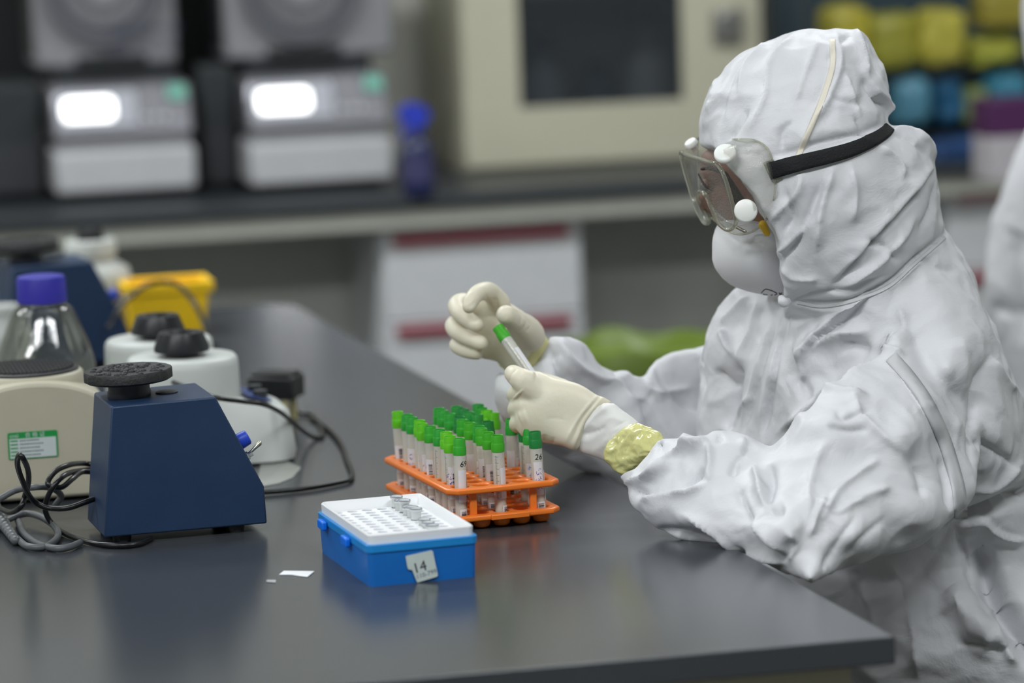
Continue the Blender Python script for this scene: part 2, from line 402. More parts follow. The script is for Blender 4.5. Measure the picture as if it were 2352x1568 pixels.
whitem = mat('white_laminate', '#c9cbcd', .45); redm = mat('red_pull', '#8c2438', .5)
def drawer_cabinet(name, label, x0, x1, ztop, rows, yr, zs):
    t = thing(name, label, 'drawer cabinet', RW(x0, yr, 0), PHI, 'drawer cabinets under the back bench'); w = x1-x0
    bm = nb(); box(bm, (0, .02, .06), (w, .32, ztop)); obj('body', bm, whitem, t, bevel=.003)
    z = zs+.012
    obj('top_rail', box(nb(), (.002, .002, z), (w-.002, .019, ztop-.002)), whitem, t)
    for k, h in enumerate(rows):
        d = obj('drawer', box(nb(), (.006, 0, z-h+.004), (w-.006, .019, z)), whitem, t, bevel=.003)
        obj('red_pull_strip', box(nb(), (.025, -.012, z-.024), (w-.03, -.0005, z-.004)), redm, d, bevel=.002); z -= h
    for cx, cy in ((.05, .06), (w-.05, .06), (.05, .28), (w-.05, .28)):
        obj('castor', lathe(nb(), [(0, 0), (.025, 0), (.025, .059), (0, .059)], 12, Matrix.Translation((cx, cy, 0))), mat('castor', '#222222', .5), t)
    return t
yb = BY+.045
xa, za = rp(872, 545, yb); xb, zb = rp(1338, 505, yb); _, z2 = rp(1100, 743, yb); _, z1 = rp(1100, 553, yb)
drawer_cabinet('drawer_cabinet', 'white three-drawer cabinet with dark red pull strips, behind the gloved hands', xa, xb, .735, [z1-z2+.015, .2, .2], yb, z1+.012)
xa2, _ = rp(2165, 440, yb); xb2, zc = rp(2420, 455, yb)
drawer_cabinet('drawer_cabinet', 'white drawer cabinet with a red pull strip, between the two suited people', xa2, xb2, .735, [.16, .2, .2], yb, rp(2230, 458, yb)[1]+.008)

# benchtop instruments
gm = mat('instrument_grey', '#98989c', .35, metal=.3, var=.05); gl = mat('instrument_light', '#bcbdbf', .4); dk = mat('instrument_dark', '#24282a', .5)
silver = mat('instrument_silver', '#9c9ca2', .22, metal=.6, var=.06, vscale=5); hl_glow = mat('highlight_glow', '#ffffff', .3, var=0, emit=2.6)  # white self-glow put in for the bright highlight on the analysers' sloping panels
mint = mat('mint_sticker', '#6fb5a0', .5)
def analyser(label, px0, px1, pxu0, pxu1, ybase, cx, writing):
    y0 = -math.sin(PHI)*T((px0+px1)/2, ybase)[0]+math.cos(PHI)*T((px0+px1)/2, ybase)[1]
    a = lambda x, y, d=0: rp(x, y, y0+d)
    xl, _ = a(px0, 400); xr, _ = a(px1, 400); w = xr-xl
    t = thing('benchtop_analyser', label, 'laboratory instrument', RW(xl, y0, .80), PHI, 'analysers on the back bench')
    za = lambda y, d=0: a((px0+px1)/2, y, d)[1]-.80
    zb0, zb1, zp0, zp1 = za(ybase-22), za(ybase-120), za(ybase-145), za(ybase-265)
    obj('base', box(nb(), (.02, .03, .0), (w-.02, .36, zb0)), dk, t)
    obj('lower_body', box(nb(), (0, 0, zb0), (w, .33, zb1)), gl, t, bevel=.008)
    obj('recess', box(nb(), (.008, .012, zb1), (w-.008, .33, zp0)), gm, t)
    bm = nb(); prism(bm, [(0, zp0), (.33, zp0), (.33, zp1), (.035, zp1)], 0, w, 'x'); pn = obj('control_panel', bm, silver, t, bevel=.008)
    def onp(u0, u1, v0, v1, n, m, r=.004):       # on the sloping front; u along, v up the slope 0..1
        L_ = math.hypot(.035, zp1-zp0); me = plate(n, rrect(u0*w, v0*L_, u1*w, v1*L_, r), [], .004, .001, m, pn)
        me.matrix_local = Matrix.Translation((0, -.004, zp0)) @ Matrix.Rotation(math.atan2(zp1-zp0, .035), 4, 'X'); return me
    onp(.07, .44, .36, .78, 'highlight_plate', hl_glow, .012); onp(.03, .60, .22, .9, 'display_window', mat('display_glass', '#b8bac2', .1), .01).location.y = -.002
    for k in range(3): onp(.64+k*.07, .68+k*.07, .3, .42, 'button', gl, .003)
    onp(.83, .96, .68, .95, 'status_sticker', mint, .005)
    obj('slot', box(nb(), (.02, .14, zp1), (w-.01, .32, zp1+.03)), dk, t)
    d = .13; ul, _ = a(pxu0, 50, d); ur, _ = a(pxu1, 50, d)
    zt = za(-230, d); bm = nb(); box(bm, (ul-xl, d, zp1+.03), (ur-xl, d+.2, zt)); ub = obj('upper_housing', bm, gm, t, bevel=.01)
    obj('side_panel', box(nb(), (ul-xl-.004, d+.03, zp1+.05), (ul-xl+.001, d+.18, zt-.02)), dk, t)
    cxr, czr = a(cx, -38, d); czr -= .80
    for n, r0, r1, dep, m_ in (('door_ring', .082, .118, .022, mat('ring_dark', '#6b6c72', .35, metal=.3)), ('door_rim', .05, .083, .014, silver), ('door_boss', 0.0, .05, .02, gm)):
        pr = [(r0, 0), (r1, 0), (r1-.004, dep), (r0+.004, dep), (r0, 0)] if r0 else [(0, 0), (r1, 0), (r1-.006, dep), (0, dep)]
        obj(n, lathe(nb(), pr, 48, Matrix.Translation((cxr-xl, d-.001, czr)) @ Matrix.Rotation(pi/2, 4, 'X')) if not r0 else lathe_open(nb(), pr, 48, Matrix.Translation((cxr-xl, d-.001, czr)) @ Matrix.Rotation(pi/2, 4, 'X')), m_, t)
    obj('grip_recess', box(nb(), (.06, d-.012, zp1+.033), (w*.74, d-.001, zp1+.05)), dk, t)
    if writing:
        for s, px, py in writing:
            u, zz = a(px, py, d); me = text_mesh(s, .026); me.transform(Matrix.Scale(-1, 4, (1, 0, 0)) if True else Matrix())
            o = link('printed_number', me, mat('faded_navy_print', '#3d4058', .6), ub); o.matrix_local = Matrix.Translation((u-xl, d-.024, zz-.80)) @ Matrix.Rotation(pi/2, 4, 'X')
    return t
analyser('grey benchtop analyser at the far left of the back bench, backwards numbers above', 130, 452, 78, 405, 462, 235, [('800 820 8801', 322, 66), ('400 820 8861', 318, 110)])
analyser('grey benchtop analyser beside the blue spray bottle, round door at its top', 578, 905, 515, 905, 442, 690, None)
dkc = mat('cabinet_dark_side', '#2a2e30', .6)
def dark_box(label, px0, px1, ytop, ybase, dd):
    y0 = -math.sin(PHI)*T((px0+px1)/2, ybase)[0]+math.cos(PHI)*T((px0+px1)/2, ybase)[1]; xl, _ = rp(px0, 300, y0); xr, _ = rp(px1, 300, y0); zt = rp((px0+px1)/2, ytop, y0)[1]
    t = thing('power_supply_box', label, 'equipment box', RW(xl, y0, .80), PHI, 'dark equipment boxes on the back bench'); w = xr-xl
    obj('housing', box(nb(), (0, 0, .008), (w, dd, zt-.80)), dkc, t, bevel=.008)
    obj('front_panel', box(nb(), (.008, -.003, .02), (w-.008, -.0005, (zt-.80)*.5)), mat('dark_panel', '#34363a', .5), t)
    for sx in (.02, w-.02):
        for sy in (.02, dd-.02): obj('foot', lathe(nb(), [(0, 0), (.008, 0), (.008, .008), (0, .008)], 10, Matrix.Translation((sx, sy, 0))), dk, t)
dark_box('dark grey equipment box standing between the two analysers', 464, 542, 150, 440, .10)
dark_box('dark grey equipment box at the left end, cut by the frame, beside an analyser', -60, 96, 195, 465, .18)
# tall dark equipment behind
t = thing('black_cabinet', 'tall black cabinet standing against the back wall behind the analysers', 'cabinet', RW(rp(-90, 100, Y1-.2)[0], Y1-.12, .80), PHI)
w = rp(560, 100, Y1-.2)[0]-rp(-90, 100, Y1-.2)[0]
obj('body', box(nb(), (0, 0, 0), (w, .11, .72)), mat('black_steel', '#16191b', .5), t, bevel=.004)
obj('door', box(nb(), (.01, -.015, rp(300, 185, Y1-.12)[1]-.80), (w*.5-.002, -.0005, .70)), mat('black_steel', '#16191b', .5), t, bevel=.003)
obj('door', box(nb(), (w*.5+.002, -.015, rp(300, 185, Y1-.12)[1]-.80), (w-.01, -.0005, .70)), mat('black_steel', '#16191b', .5), t, bevel=.003)
# blue spray bottle
pb = T(962, 446); sc = pb[1]/F
t = thing('spray_bottle', 'blue spray bottle with a bright blue trigger head on the back bench', 'bottle', pb, PHI)
navy = mat('navy_plastic', '#252a52', .25, spec=.5); cobalt = mat('cobalt_plastic', '#2a3db8', .4)
obj('bottle_body', lathe(nb(), [(0, 0), (36*sc, 0), (38*sc, 6*sc), (38*sc, 95*sc), (33*sc, 118*sc), (16*sc, 135*sc), (15*sc, 150*sc), (0, 150*sc)], 32), navy, t)
obj('label', lathe_open(nb(), [(38.6*sc, 30*sc), (38.6*sc, 88*sc)], 32), mat('violet_label', '#3f3f66', .5), t)
hd = nb(); lathe(hd, [(0, 150*sc), (19*sc, 150*sc), (19*sc, 168*sc), (12*sc, 172*sc), (0, 172*sc)], 20)
prism(hd, [(-42*sc, 196*sc), (-44*sc, 178*sc), (-12*sc, 168*sc), (26*sc, 166*sc), (34*sc, 188*sc), (10*sc, 208*sc), (-20*sc, 212*sc)], -11*sc, 11*sc, 'y')
obj('spray_head', hd, cobalt, t, bevel=.002)
obj('trigger', prism(nb(), [(-36*sc, 176*sc), (-26*sc, 172*sc), (-22*sc, 150*sc), (-34*sc, 128*sc), (-38*sc, 132*sc), (-32*sc, 150*sc)], -5*sc, 5*sc, 'y'), cobalt, t)
# cream cabinet with a glass door
cream = mat('cream_enamel', '#c4c1ab', .45, var=.02); y0 = BY+.36
xl, _ = rp(1062, 200, y0); xr, _ = rp(1752, 200, y0); _, zb = rp(1400, 404, y0)
t = thing('reagent_cabinet', 'cream metal cabinet with one big glass door on the back bench', 'cabinet', RW(xl, y0, .80), PHI); w = xr-xl; H_ = .95
bm = nb(); box(bm, (0, .02, 0), (.02, .35, H_)); box(bm, (w-.02, .02, 0), (w, .35, H_)); box(bm, (.02, .02, 0), (w-.02, .35, .02)); box(bm, (.02, .02, H_-.02), (w-.02, .35, H_)); box(bm, (.02, .33, .02), (w-.02, .35, H_-.02))
obj('carcass', bm, cream, t)
gx0, gz = rp(1195, 248, y0); gx1, _ = rp(1566, 100, y0); gx0 -= xl; gx1 -= xl; gz -= .80
bm = nb(); box(bm, (.003, -.002, .01), (gx0, .018, H_-.01)); box(bm, (gx1, -.002, .01), (w-.003, .018, H_-.01)); box(bm, (gx0, -.002, .01), (gx1, .018, gz)); box(bm, (gx0, -.002, H_-.09), (gx1, .018, H_-.01))
dr = obj('door_frame', bm, cream, t)
gmat = mat('smoked_glass', '#3a4046', .08, alpha=.45, var=0); obj('glass_pane', box(nb(), (gx0, .006, gz), (gx1, .011, H_-.09)), gmat, dr)
hx, hz = rp(1668, 60, y0); bm = nb(); lathe(bm, [(0, 0), (.026, 0), (.026, .014), (.018, .02), (0, .02)], 24, Matrix.Translation((hx-xl, -.0025, hz-.80+.01)) @ Matrix.Rotation(pi/2, 4, 'X')); box(bm, (hx-xl-.03, -.018, hz-.80-.03), (hx-xl+.03, -.003, hz-.80+.035))
obj('door_lock', bm, mat('lock_steel', '#8c8c88', .35, metal=.5), dr, bevel=.003)
for z in (.34, .62): obj('shelf', box(nb(), (.021, .03, z), (w-.021, .32, z+.012)), cream, t)
# things in the cabinet
for (px, hgt, r, col, lab) in ((1246, .23, .045, '#9aa2a8', 'pale grey reagent bottle on the glass-door cabinet floor, left'), (1372, .17, .04, '#3b4650', 'dark reagent bottle in the middle of the glass-door cabinet'), (1490, .27, .05, '#a5abb0', 'large pale reagent bottle on the glass-door cabinet floor, right')):
    x, _ = rp(px, 200, y0+.2); b_ = thing('reagent_bottle', lab, 'bottle', RW(x, y0+.2, .8205), PHI, 'bottles in the glass-door cabinet')
    obj('bottle_body', lathe(nb(), [(0, 0), (r, 0), (r, hgt*.62), (r*.45, hgt*.82), (r*.45, hgt*.88), (0, hgt*.88)], 24), mat('bottle'+col, col, .3), b_)
    obj('cap', lathe(nb(), [(0, hgt*.88), (r*.55, hgt*.88), (r*.55, hgt), (0, hgt)], 20), mat('dark_cap', '#23262a', .5), b_)

# bags and packs piled at the right end of the back bench
def soft_pack(name, label, cat, px0, py0, px1, py1, dep, col, seed, y, grp, tilt=0):
    w = (px1-px0)*y/F; h = (py1-py0)*y/F; c = P((px0+px1)/2, (py0+py1)/2, y); n = 10; bm = nb()
    bmesh.ops.create_cube(bm, size=1); bmesh.ops.subdivide_edges(bm, edges=bm.edges[:], cuts=n, use_grid_fill=True)
    for v in bm.verts:
        p = v.co*2; s = 1/max(1e-6, (abs(p.x)**5+abs(p.y)**5+abs(p.z)**5)**.2)
        p = p*s; q = noise.noise_vector(p*2.2+Vector((seed*5, seed, 0)))*.22+noise.noise_vector(p*5+Vector((seed, seed*3, 0)))*.1
        q *= .6; p *= .92; v.co = Vector(((p.x+q.x)*w/2*1.1, (p.y+q.y)*dep/2, (p.z+q.z)*h/2))
    o = obj(name, bm, mat('pack'+col, col, .4, var=.15, vscale=12), None, 180); o.location = c; o.rotation_euler = (0, tilt, PHI); tag(o, label, cat, grp); return o
rackY = 7.25
t = thing('storage_rack', 'open grey metal storage rack at the right end, loaded with bagged supplies', 'rack', P(2080, 470, rackY), PHI)
t.location.z = .80
o_ = t.location.copy()
SH = [P(2150, y, rackY).z-.80 for y in (392, 302, 168)]
for z in SH+[.60]: obj('rack_shelf', box(nb(), (-.22, -.06, max(z-.008, 0)), (.55, .18, max(z, .006))), mat('rack_steel', '#3a4248', .45, metal=.4), t)
obj('rack_back_panel', box(nb(), (-.205, .181, .01), (.534, .187, .72)), mat('rack_panel', '#2f4048', .6), t)
for x in (-.22, .535):
    for y in (-.06, .16): obj('upright', box(nb(), (x, y, 0), (x+.015, y+.02, .72)), mat('rack_steel', '#3a4248', .45, metal=.4), t)
PK = [('supply_bag', 'crumpled yellow bag at the top left of the supply rack', 'bag', 1890, 5, 1990, 158, .12, '#a39a35'),
      ('supply_bag', 'olive yellow bag hanging over the top shelf just right of the hood top', 'bag', 1992, 25, 2100, 160, .12, '#8c8a34'),
      ('supply_bag', 'bright yellow bag in the middle of the top shelf', 'bag', 2103, 15, 2205, 156, .12, '#a8a040'),
      ('supply_bag', 'pale yellow-green bag on the upper shelf above the blue bags', 'bag', 2207, 75, 2330, 150, .12, '#989a3a'),
      ('supply_bag', 'dark yellow bag at the top right corner of the supply rack', 'bag', 2235, -30, 2400, 68, .12, '#8a8030'),
      ('supply_bag', 'pale teal bag on the middle shelf beside the hood', 'bag', 2045, 172, 2125, 292, .12, '#4a7c90'),
      ('supply_bag', 'deep blue bag in the middle of the supply rack', 'bag', 2127, 165, 2200, 290, .12, '#1f5578'),
      ('supply_bag', 'olive green pouch on the middle shelf under the deep blue bag', 'bag', 2203, 195, 2262, 288, .11, '#6f7d4c'),
      ('supply_bag', 'turquoise bag at the right of the middle shelf', 'bag', 2264, 165, 2350, 286, .12, '#2a6f86'),
      ('supply_bag', 'dark teal bag behind the back of the hood', 'bag', 2035, 306, 2105, 376, .11, '#1d5163'),
      ('supply_bag', 'wide navy blue bag on the lowest shelf of the supply rack', 'bag', 2110, 306, 2270, 376, .13, '#173a66')]
for i, (n, lab, cat, a, b, c_, d, e, f) in enumerate(PK): soft_pack(n, lab, cat, a, b, c_, d, e, f, i+1, rackY-.02*(i % 3), 'bagged supplies on the rack', rnd.uniform(-.15, .15))
# purple and white carton
y_ = 6.75; a = P(2272, 378, y_); t = thing('reagent_carton', 'white carton with a dark purple top half, half hidden by the second suited person', 'carton', (a.x, a.y, .80), PHI); s_ = y_/F
zt = P(2272, 232, y_).z-.80
obj('carton_body', box(nb(), (0, 0, 0), (130*s_, .09, zt*.55)), mat('carton_white', '#b9b4b8', .5), t, bevel=.002)
obj('carton_top', box(nb(), (-.001, -.001, zt*.55), (130*s_+.001, .091, zt)), mat('carton_purple', '#4c2350', .5), t, bevel=.002)
# yellow-green waste bag in a bin
pc = P(1478, 842, 5.85); t = thing('waste_bin', 'bin lined with a bright yellow-green bag on the floor in front of the back bench', 'bin', (pc.x, pc.y, 0), 0)
hz = P(1478, 800, 5.85).z; obj('bin_body', lathe(nb(), [(0, 0), (.12, 0), (.145, hz-.1), (.15, hz-.09), (0, hz-.09)], 32), mat('bin_grey', '#4c5048', .5), t)
bm = nb(); lathe(bm, [(.152, hz-.3), (.156, hz-.09), (.158, hz-.02), (.15, hz+.008), (.12, hz+.012), (.09, hz-.02), (0, hz-.06)], 48)
for v in bm.verts: v.co += noise.noise_vector(v.co*14)*.016
obj('bin_liner', bm, mat('lime_bag', '#5c7020', .4, var=.12, vscale=10), t)

# ------------------------------------------------------------------ the table
def zat(X, Y, py):                                # height of the point above (X, Y) that shows at picture row py
    a, b = .8, 1.0
    for _ in range(6):
        ya = proj(np.array([[X, Y, a]]))[1][0]-py; yb_ = proj(np.array([[X, Y, b]]))[1][0]-py
        if abs(ya-yb_) < 1e-9: break
        a, b = b, b-yb_*(b-a)/(yb_-ya)
    return b
A_ = np.array([.320, 3.103]); U_ = np.array([-.2685, .9633]); V_ = np.array([-.977, -.213]); ZT = .80
tt = thing('lab_table', 'big dark grey resin-topped lab table in the foreground, everything stands on it', 'table', (A_[0], A_[1], 0), 0)
def tq(u, v): p = U_*u+V_*v; return (p[0], p[1])
bm = nb(); prism(bm, [tq(0, 0), tq(2.37, 0), tq(2.395, .03), tq(2.395, 1.5), tq(0, 1.5)], .776, ZT)
tabm = mat('table_resin', '#3c3f43', .20, var=.05, vscale=7, spec=.6, bump=.03, bscale=900)
obj('worktop', bm, tabm, tt, bevel=.0015)
tcream = mat('table_frame_cream', '#a8a38c', .5)
for u in (.03, 1.18, 2.33):
    bm = nb(); prism(bm, [tq(u, .03), tq(u+.03, .03), tq(u+.03, 1.45), tq(u, 1.45)], 0, .775); obj('end_panel', bm, tcream, tt)
bm = nb(); prism(bm, [tq(.06, .75), tq(2.33, .75), tq(2.33, .78), tq(.06, .78)], .1, .775); obj('middle_panel', bm, tcream, tt)

black = mat('black_rubber', '#1b1d1f', .45, bump=.3, bscale=300); cordm = mat('cord_black', '#131415', .3); greyc = mat('cord_grey', '#55585a', .4)
chrome = mat('chrome', '#b9b6a8', .2, metal=1)
# --- blue vortex mixer
navyp = mat('navy_paint', '#213653', .42, spec=.4, var=.06, vscale=25, bump=.12, bscale=500)
FL = T(240, 1235, .808); FR = T(614, 1202, .808); ang = math.atan2(FR[1]-FL[1], FR[0]-FL[0])
pr = [on_plane(x, y, FL, ang) for x, y in ((240, 1235), (614, 1202), (607, 1117), (495, 911), (256, 934))]
zt = pr[3][1]*.5+pr[4][1]*.5
b0 = T(256, 934, FL[2]+zt); b1 = T(209, 901, FL[2]+zt); dep = math.hypot(b1[0]-b0[0], b1[1]-b0[1])
mixer = thing('vortex_mixer', 'dark blue wedge-shaped vortex mixer with a round black platform, nearest the viewer', 'vortex mixer', (FL[0], FL[1], .80), ang, 'blue vortex mixers')
bm = nb(); prism(bm, [(p[0], p[1]+.008) for p in pr], 0, dep, 'y'); obj('housing', bm, navyp, mixer, bevel=.0018)
for x in (.02, pr[1][0]-.03):
    for y in (.015, dep-.015): obj('foot', lathe(nb(), [(0, 0), (.009, 0), (.010, .0079), (0, .0079)], 16, Matrix.Translation((x, y, 0))), black, mixer)
iv = Matrix.Rotation(-ang, 3, 'Z')
cw = T(297, 908, FL[2]+zt); cl = iv @ (Vector(cw)-Vector((FL[0], FL[1], .80)))
zc0 = .008+zt; sc = cw[1]/F; r = 50*sc
obj('collar', lathe(nb(), [(0, zc0-.002), (r, zc0-.002), (r*1.02, zc0+.004), (r*.97, zc0+.007), (r*.97, zc0+.014), (r*.8, zc0+.016), (0, zc0+.016)], 40, Matrix.Translation((cl.x, cl.y, 0))), mat('collar_dark', '#151c2b', .4), mixer)
zd = zat(cw[0], cw[1], 873)-.80; R_ = 103*sc
bm = nb(); lathe(bm, [(0, zd), (R_*.93, zd), (R_, zd+.002), (R_, zd+.0095), (R_*.97, zd+.0115), (R_*.88, zd+.0105), (0, zd+.0098)], 72)
for i in range(72):                               # knurled rim and pebbled top
    pass
for v in bm.verts:
    a = math.atan2(v.co.y, v.co.x); rr = math.hypot(v.co.x, v.co.y)
    if rr > R_*.95: v.co.x *= 1+.012*math.cos(a*18); v.co.y *= 1+.012*math.cos(a*18)
for k in range(70):
    a, q = rnd.uniform(0, 2*pi), R_*.86*math.sqrt(rnd.random()); lathe(bm, [(.0032, zd+.009), (.0028, zd+.0115), (.0014, zd+.0125), (0, zd+.0127)], 6, Matrix.Translation((q*math.cos(a), q*math.sin(a), 0)))
pf = obj('platform', bm, mat('platform_rubber', '#202223', .55, bump=.5, bscale=260), mixer, 50); pf.matrix_local = Matrix.Translation((cl.x, cl.y, 0)) @ Matrix.Translation((0, 0, zd)) @ Matrix.Rotation(math.radians(-1.5), 4, 'Y') @ Matrix.Translation((0, 0, -zd))
obj('neck', lathe(nb(), [(0, zc0+.01), (r*.55, zc0+.01), (r*.55, zd+.001), (0, zd+.001)], 24, Matrix.Translation((cl.x, cl.y, 0))), black, mixer)
pc = iv @ (Vector(T(383, 902, FL[2]+zt))-Vector((FL[0], FL[1], .80)))
obj('top_plug', lathe(nb(), [(0, zc0-.001), (.0115, zc0-.001), (.0115, zc0+.0015), (.008, zc0+.0025), (0, zc0+.0025)], 24, Matrix.Translation((pc.x, pc.y, 0))), black, mixer)
k0, k1 = pr[2], pr[3]; sl = math.atan2(k1[1]-k0[1], k1[0]-k0[0])-pi/2     # slope lean of the control face
def on_slope(px, py, y):
    u, h = on_plane(px, py, FL, ang); t_ = (h-k0[1])/(k1[1]-k0[1]); return Vector((k0[0]+(k1[0]-k0[0])*t_, y, h+.008))
rot = Matrix.Rotation(pi/2-sl, 4, 'Y')
p = on_slope(556, 1023, .02); obj('speed_knob', lathe(nb(), [(.0075, -.001), (.0085, .001), (.0078, .011), (.0065, .012), (0, .012)], 24, Matrix.Translation(p) @ rot), mat('knob_blue', '#2447c0', .4), mixer)
p = on_slope(572, 1052, .012)
bm = nb(); lathe(bm, [(.0045, -.001), (.0045, .0025), (.003, .003), (.003, .007), (0, .007)], 6, Matrix.Translation(p) @ rot)
d = Vector(rot @ Vector((0, 0, 1)))*1; d = (d+Vector((0, 0, .35))).normalized()
tube(bm, [p+d*.004, p+d*.010, p+d*.0185], [.0016, .0017, .0026], 10); obj('toggle_switch', bm, chrome, mixer, 50)
m2 = dup(mixer, (0, 0, 0), PHI+.1, 'dark blue wedge-shaped vortex mixer standing behind the glass bottle', 'blue vortex mixers')
t0 = P(212, 608, 4.83); off = Matrix.Rotation(PHI+.1, 3, 'Z') @ Vector((pr[3][0], 0, 0)); m2.location = (t0.x-off.x, t0.y-off.y, .80)

# --- round vortex mixers
whitep = mat('mixer_white', '#c3c8c4', .42, var=.02); creamp = mat('mixer_cream', '#b4b09c', .45, var=.02)
def round_mixer(label, c, mt, cup, r=.0635, h=.12, ang=PHI, wedge=True):
    t = thing('vortex_mixer', label, 'vortex mixer', c, ang, 'round vortex mixers')
    obj('drum', lathe(nb(), [(0, .004), (r, .004), (r*1.005, h*.5), (r*.985, h-.010), (r*.965, h-.003), (r*.92, h), (0, h)], 64), mt, t, 50)
    if wedge:
        bm = nb(); prof = rrect(-.05, -.058, .118, .058, .03, 6)
        A = [bm.verts.new((x, y, .003)) for x, y in prof]; B = [bm.verts.new((x+(.002 if x > 0 else 0), y, .012)) for x, y in prof]
        D = [bm.verts.new((x*.965, y*.95, .09-.27*max(0, x)-.003)) for x, y in prof]; E_ = [bm.verts.new((x*.92, y*.86, .093-.27*max(0, x)-.001)) for x, y in prof]
        n = len(prof)
        for P0, P1 in ((A, B), (B, D), (D, E_)):
            for i in range(n): bm.faces.new((P0[i], P0[(i+1) % n], P1[(i+1) % n], P1[i]))
        bm.faces.new(E_); bm.faces.new(A[::-1]); obj('base', bm, mt, t, 50)
        me = plate('control_label', rrect(.067, -.036, .098, .036, .006), [], .001, .0002, mat('label_blue', '#27407c', .4), t)
        me.matrix_local = Matrix.Translation((0, 0, .0935)) @ Matrix.Rotation(math.atan(.28), 4, 'Y')
        for k in (-.02, .02): obj('control_knob', lathe(nb(), [(.008, 0), (.008, .008), (0, .008)], 18, Matrix.Translation((.083, k, .0705))), mat('knob_grey', '#33373a', .4), t)
    for x, y in ((-.04, -.04), (-.04, .04), (.1, -.04), (.1, .04)):
        if wedge or x < 0: obj('foot', lathe(nb(), [(0, 0), (.007, 0), (.007, .0039), (0, .0039)], 12, Matrix.Translation((x, y, 0))), black, t)
    if cup:
        bm = nb(); lathe(bm, [(0, h-.001), (.019, h-.001), (.019, h+.005), (.031, h+.006), (.031, h+.011), (.0245, h+.027), (.021, h+.027), (.012, h+.016), (0, h+.015)], 40); 
        for v in bm.verts:
            if abs(math.hypot(v.co.x, v.co.y)-.031) < .002: pass
        obj('rubber_cup', bm, mat('cup_rubber', '#1e2124', .35), t, 40)
    return t
def at_top(px, py, h): g = T(px, py, .80+h); return (g[0], g[1], .80)
c1 = at_top(418, 817, .12); c2 = at_top(364, 776, .12)
round_mixer('white round vortex mixer with a black rubber cup, front one of two side by side', c1, whitep, True)
round_mixer('white round vortex mixer with a black rubber cup, partly hidden behind its twin', c2, whitep, True, wedge=False)
# cream mixer with a mesh platform and an arched front
c3 = at_top(58, 850, .132); t = round_mixer('large cream vortex mixer with a mesh-topped drum and a green sticker, at the left edge', c3, creamp, False, r=.064, h=.132, wedge=False)
fr = -.078; bm = nb(); w2 = .085; hz0 = .088
pl = [(-w2, .004), (w2, .004), (w2, hz0)]+[(w2*math.cos(a), hz0+.041*math.sin(a)) for a in np.linspace(.12, pi-.12, 22)]+[(-w2, hz0)]
prism(bm, pl, fr, .02, 'y'); fb = obj('front_housing', bm, creamp, t, 40, bevel=.004)
bm = nb(); lathe(bm, [(0, .1315), (.0575, .1315), (.0575, .134), (.052, .1355), (0, .1355)], 48)
for k in range(-11, 12):
    w_ = math.sqrt(max(0, .052**2-(k*.0044)**2)); box(bm, (-w_, k*.0044-.0009, .1354), (w_, k*.0044+.0009, .1368)); box(bm, (k*.0044-.0009, -w_, .1354), (k*.0044+.0009, w_, .1366))
obj('mesh_platform', bm, black, t, 40)
iv3 = Matrix.Rotation(-PHI, 3, 'Z'); fo = Vector(c3)+Matrix.Rotation(PHI, 3, 'Z') @ Vector((0, fr, 0))
s0 = on_plane(20, 1056, fo, PHI); s1 = on_plane(131, 986, fo, PHI)
def flat_on(parent, name, outline, m, th, y, mtx=None):
    me = plate(name, outline, [], th, th*.2, m, parent); me.matrix_local = Matrix.Translation((0, y, 0)) @ Matrix.Rotation(pi/2, 4, 'X'); return me
gs = mat('sticker_green', '#1f8f45', .45); ws = mat('sticker_white', '#c2cccb', .45)
st = flat_on(fb, 'inspection_sticker', rrect(s0[0], s0[1], s1[0], s1[1], .002), gs, .0006, fr-.0004)
wd = s1[0]-s0[0]; hh = s1[1]-s0[1]
flat_on(fb, 'sticker_panel', [(s0[0]+.0018, s0[1]+.0012), (s1[0]-.0018, s0[1]+.0012), (s1[0]-.0018, s0[1]+hh*.76), (s0[0]+.0018, s0[1]+hh*.76)], ws, .0004, fr-.0011)
bm = nb()
for k in range(5):
    z = s0[1]+hh*(.12+.135*k); box(bm, (s0[0]+wd*.05, fr-.0016, z), (s0[0]+wd*.20, fr-.0012, z+.0016))
obj('green_print', bm, gs, fb)
bm = nb()
for k in range(5):
    z = s0[1]+hh*(.12+.135*k); x = s0[0]+wd*.24
    while x < s0[0]+wd*(.62+.08*(k % 2)): q = rnd.uniform(.0008, .002); box(bm, (x, fr-.0016, z), (x+q, fr-.0012, z+.0015)); x += q+.0006
obj('fine_print', bm, mat('print_grey', '#6a7478', .5), fb)
me = text_mesh('cnti', .0065); o = link('sticker_lettering', me, ws, fb); o.matrix_local = Matrix.Translation((s0[0]+wd*.13, fr-.0012, s0[1]+hh*.87)) @ Matrix.Rotation(pi/2, 4, 'X')
me = text_mesh('合 格 证', .006); o = link('sticker_lettering', me, ws, fb); o.matrix_local = Matrix.Translation((s0[0]+wd*.55, fr-.0012, s0[1]+hh*.87)) @ Matrix.Rotation(pi/2, 4, 'X')

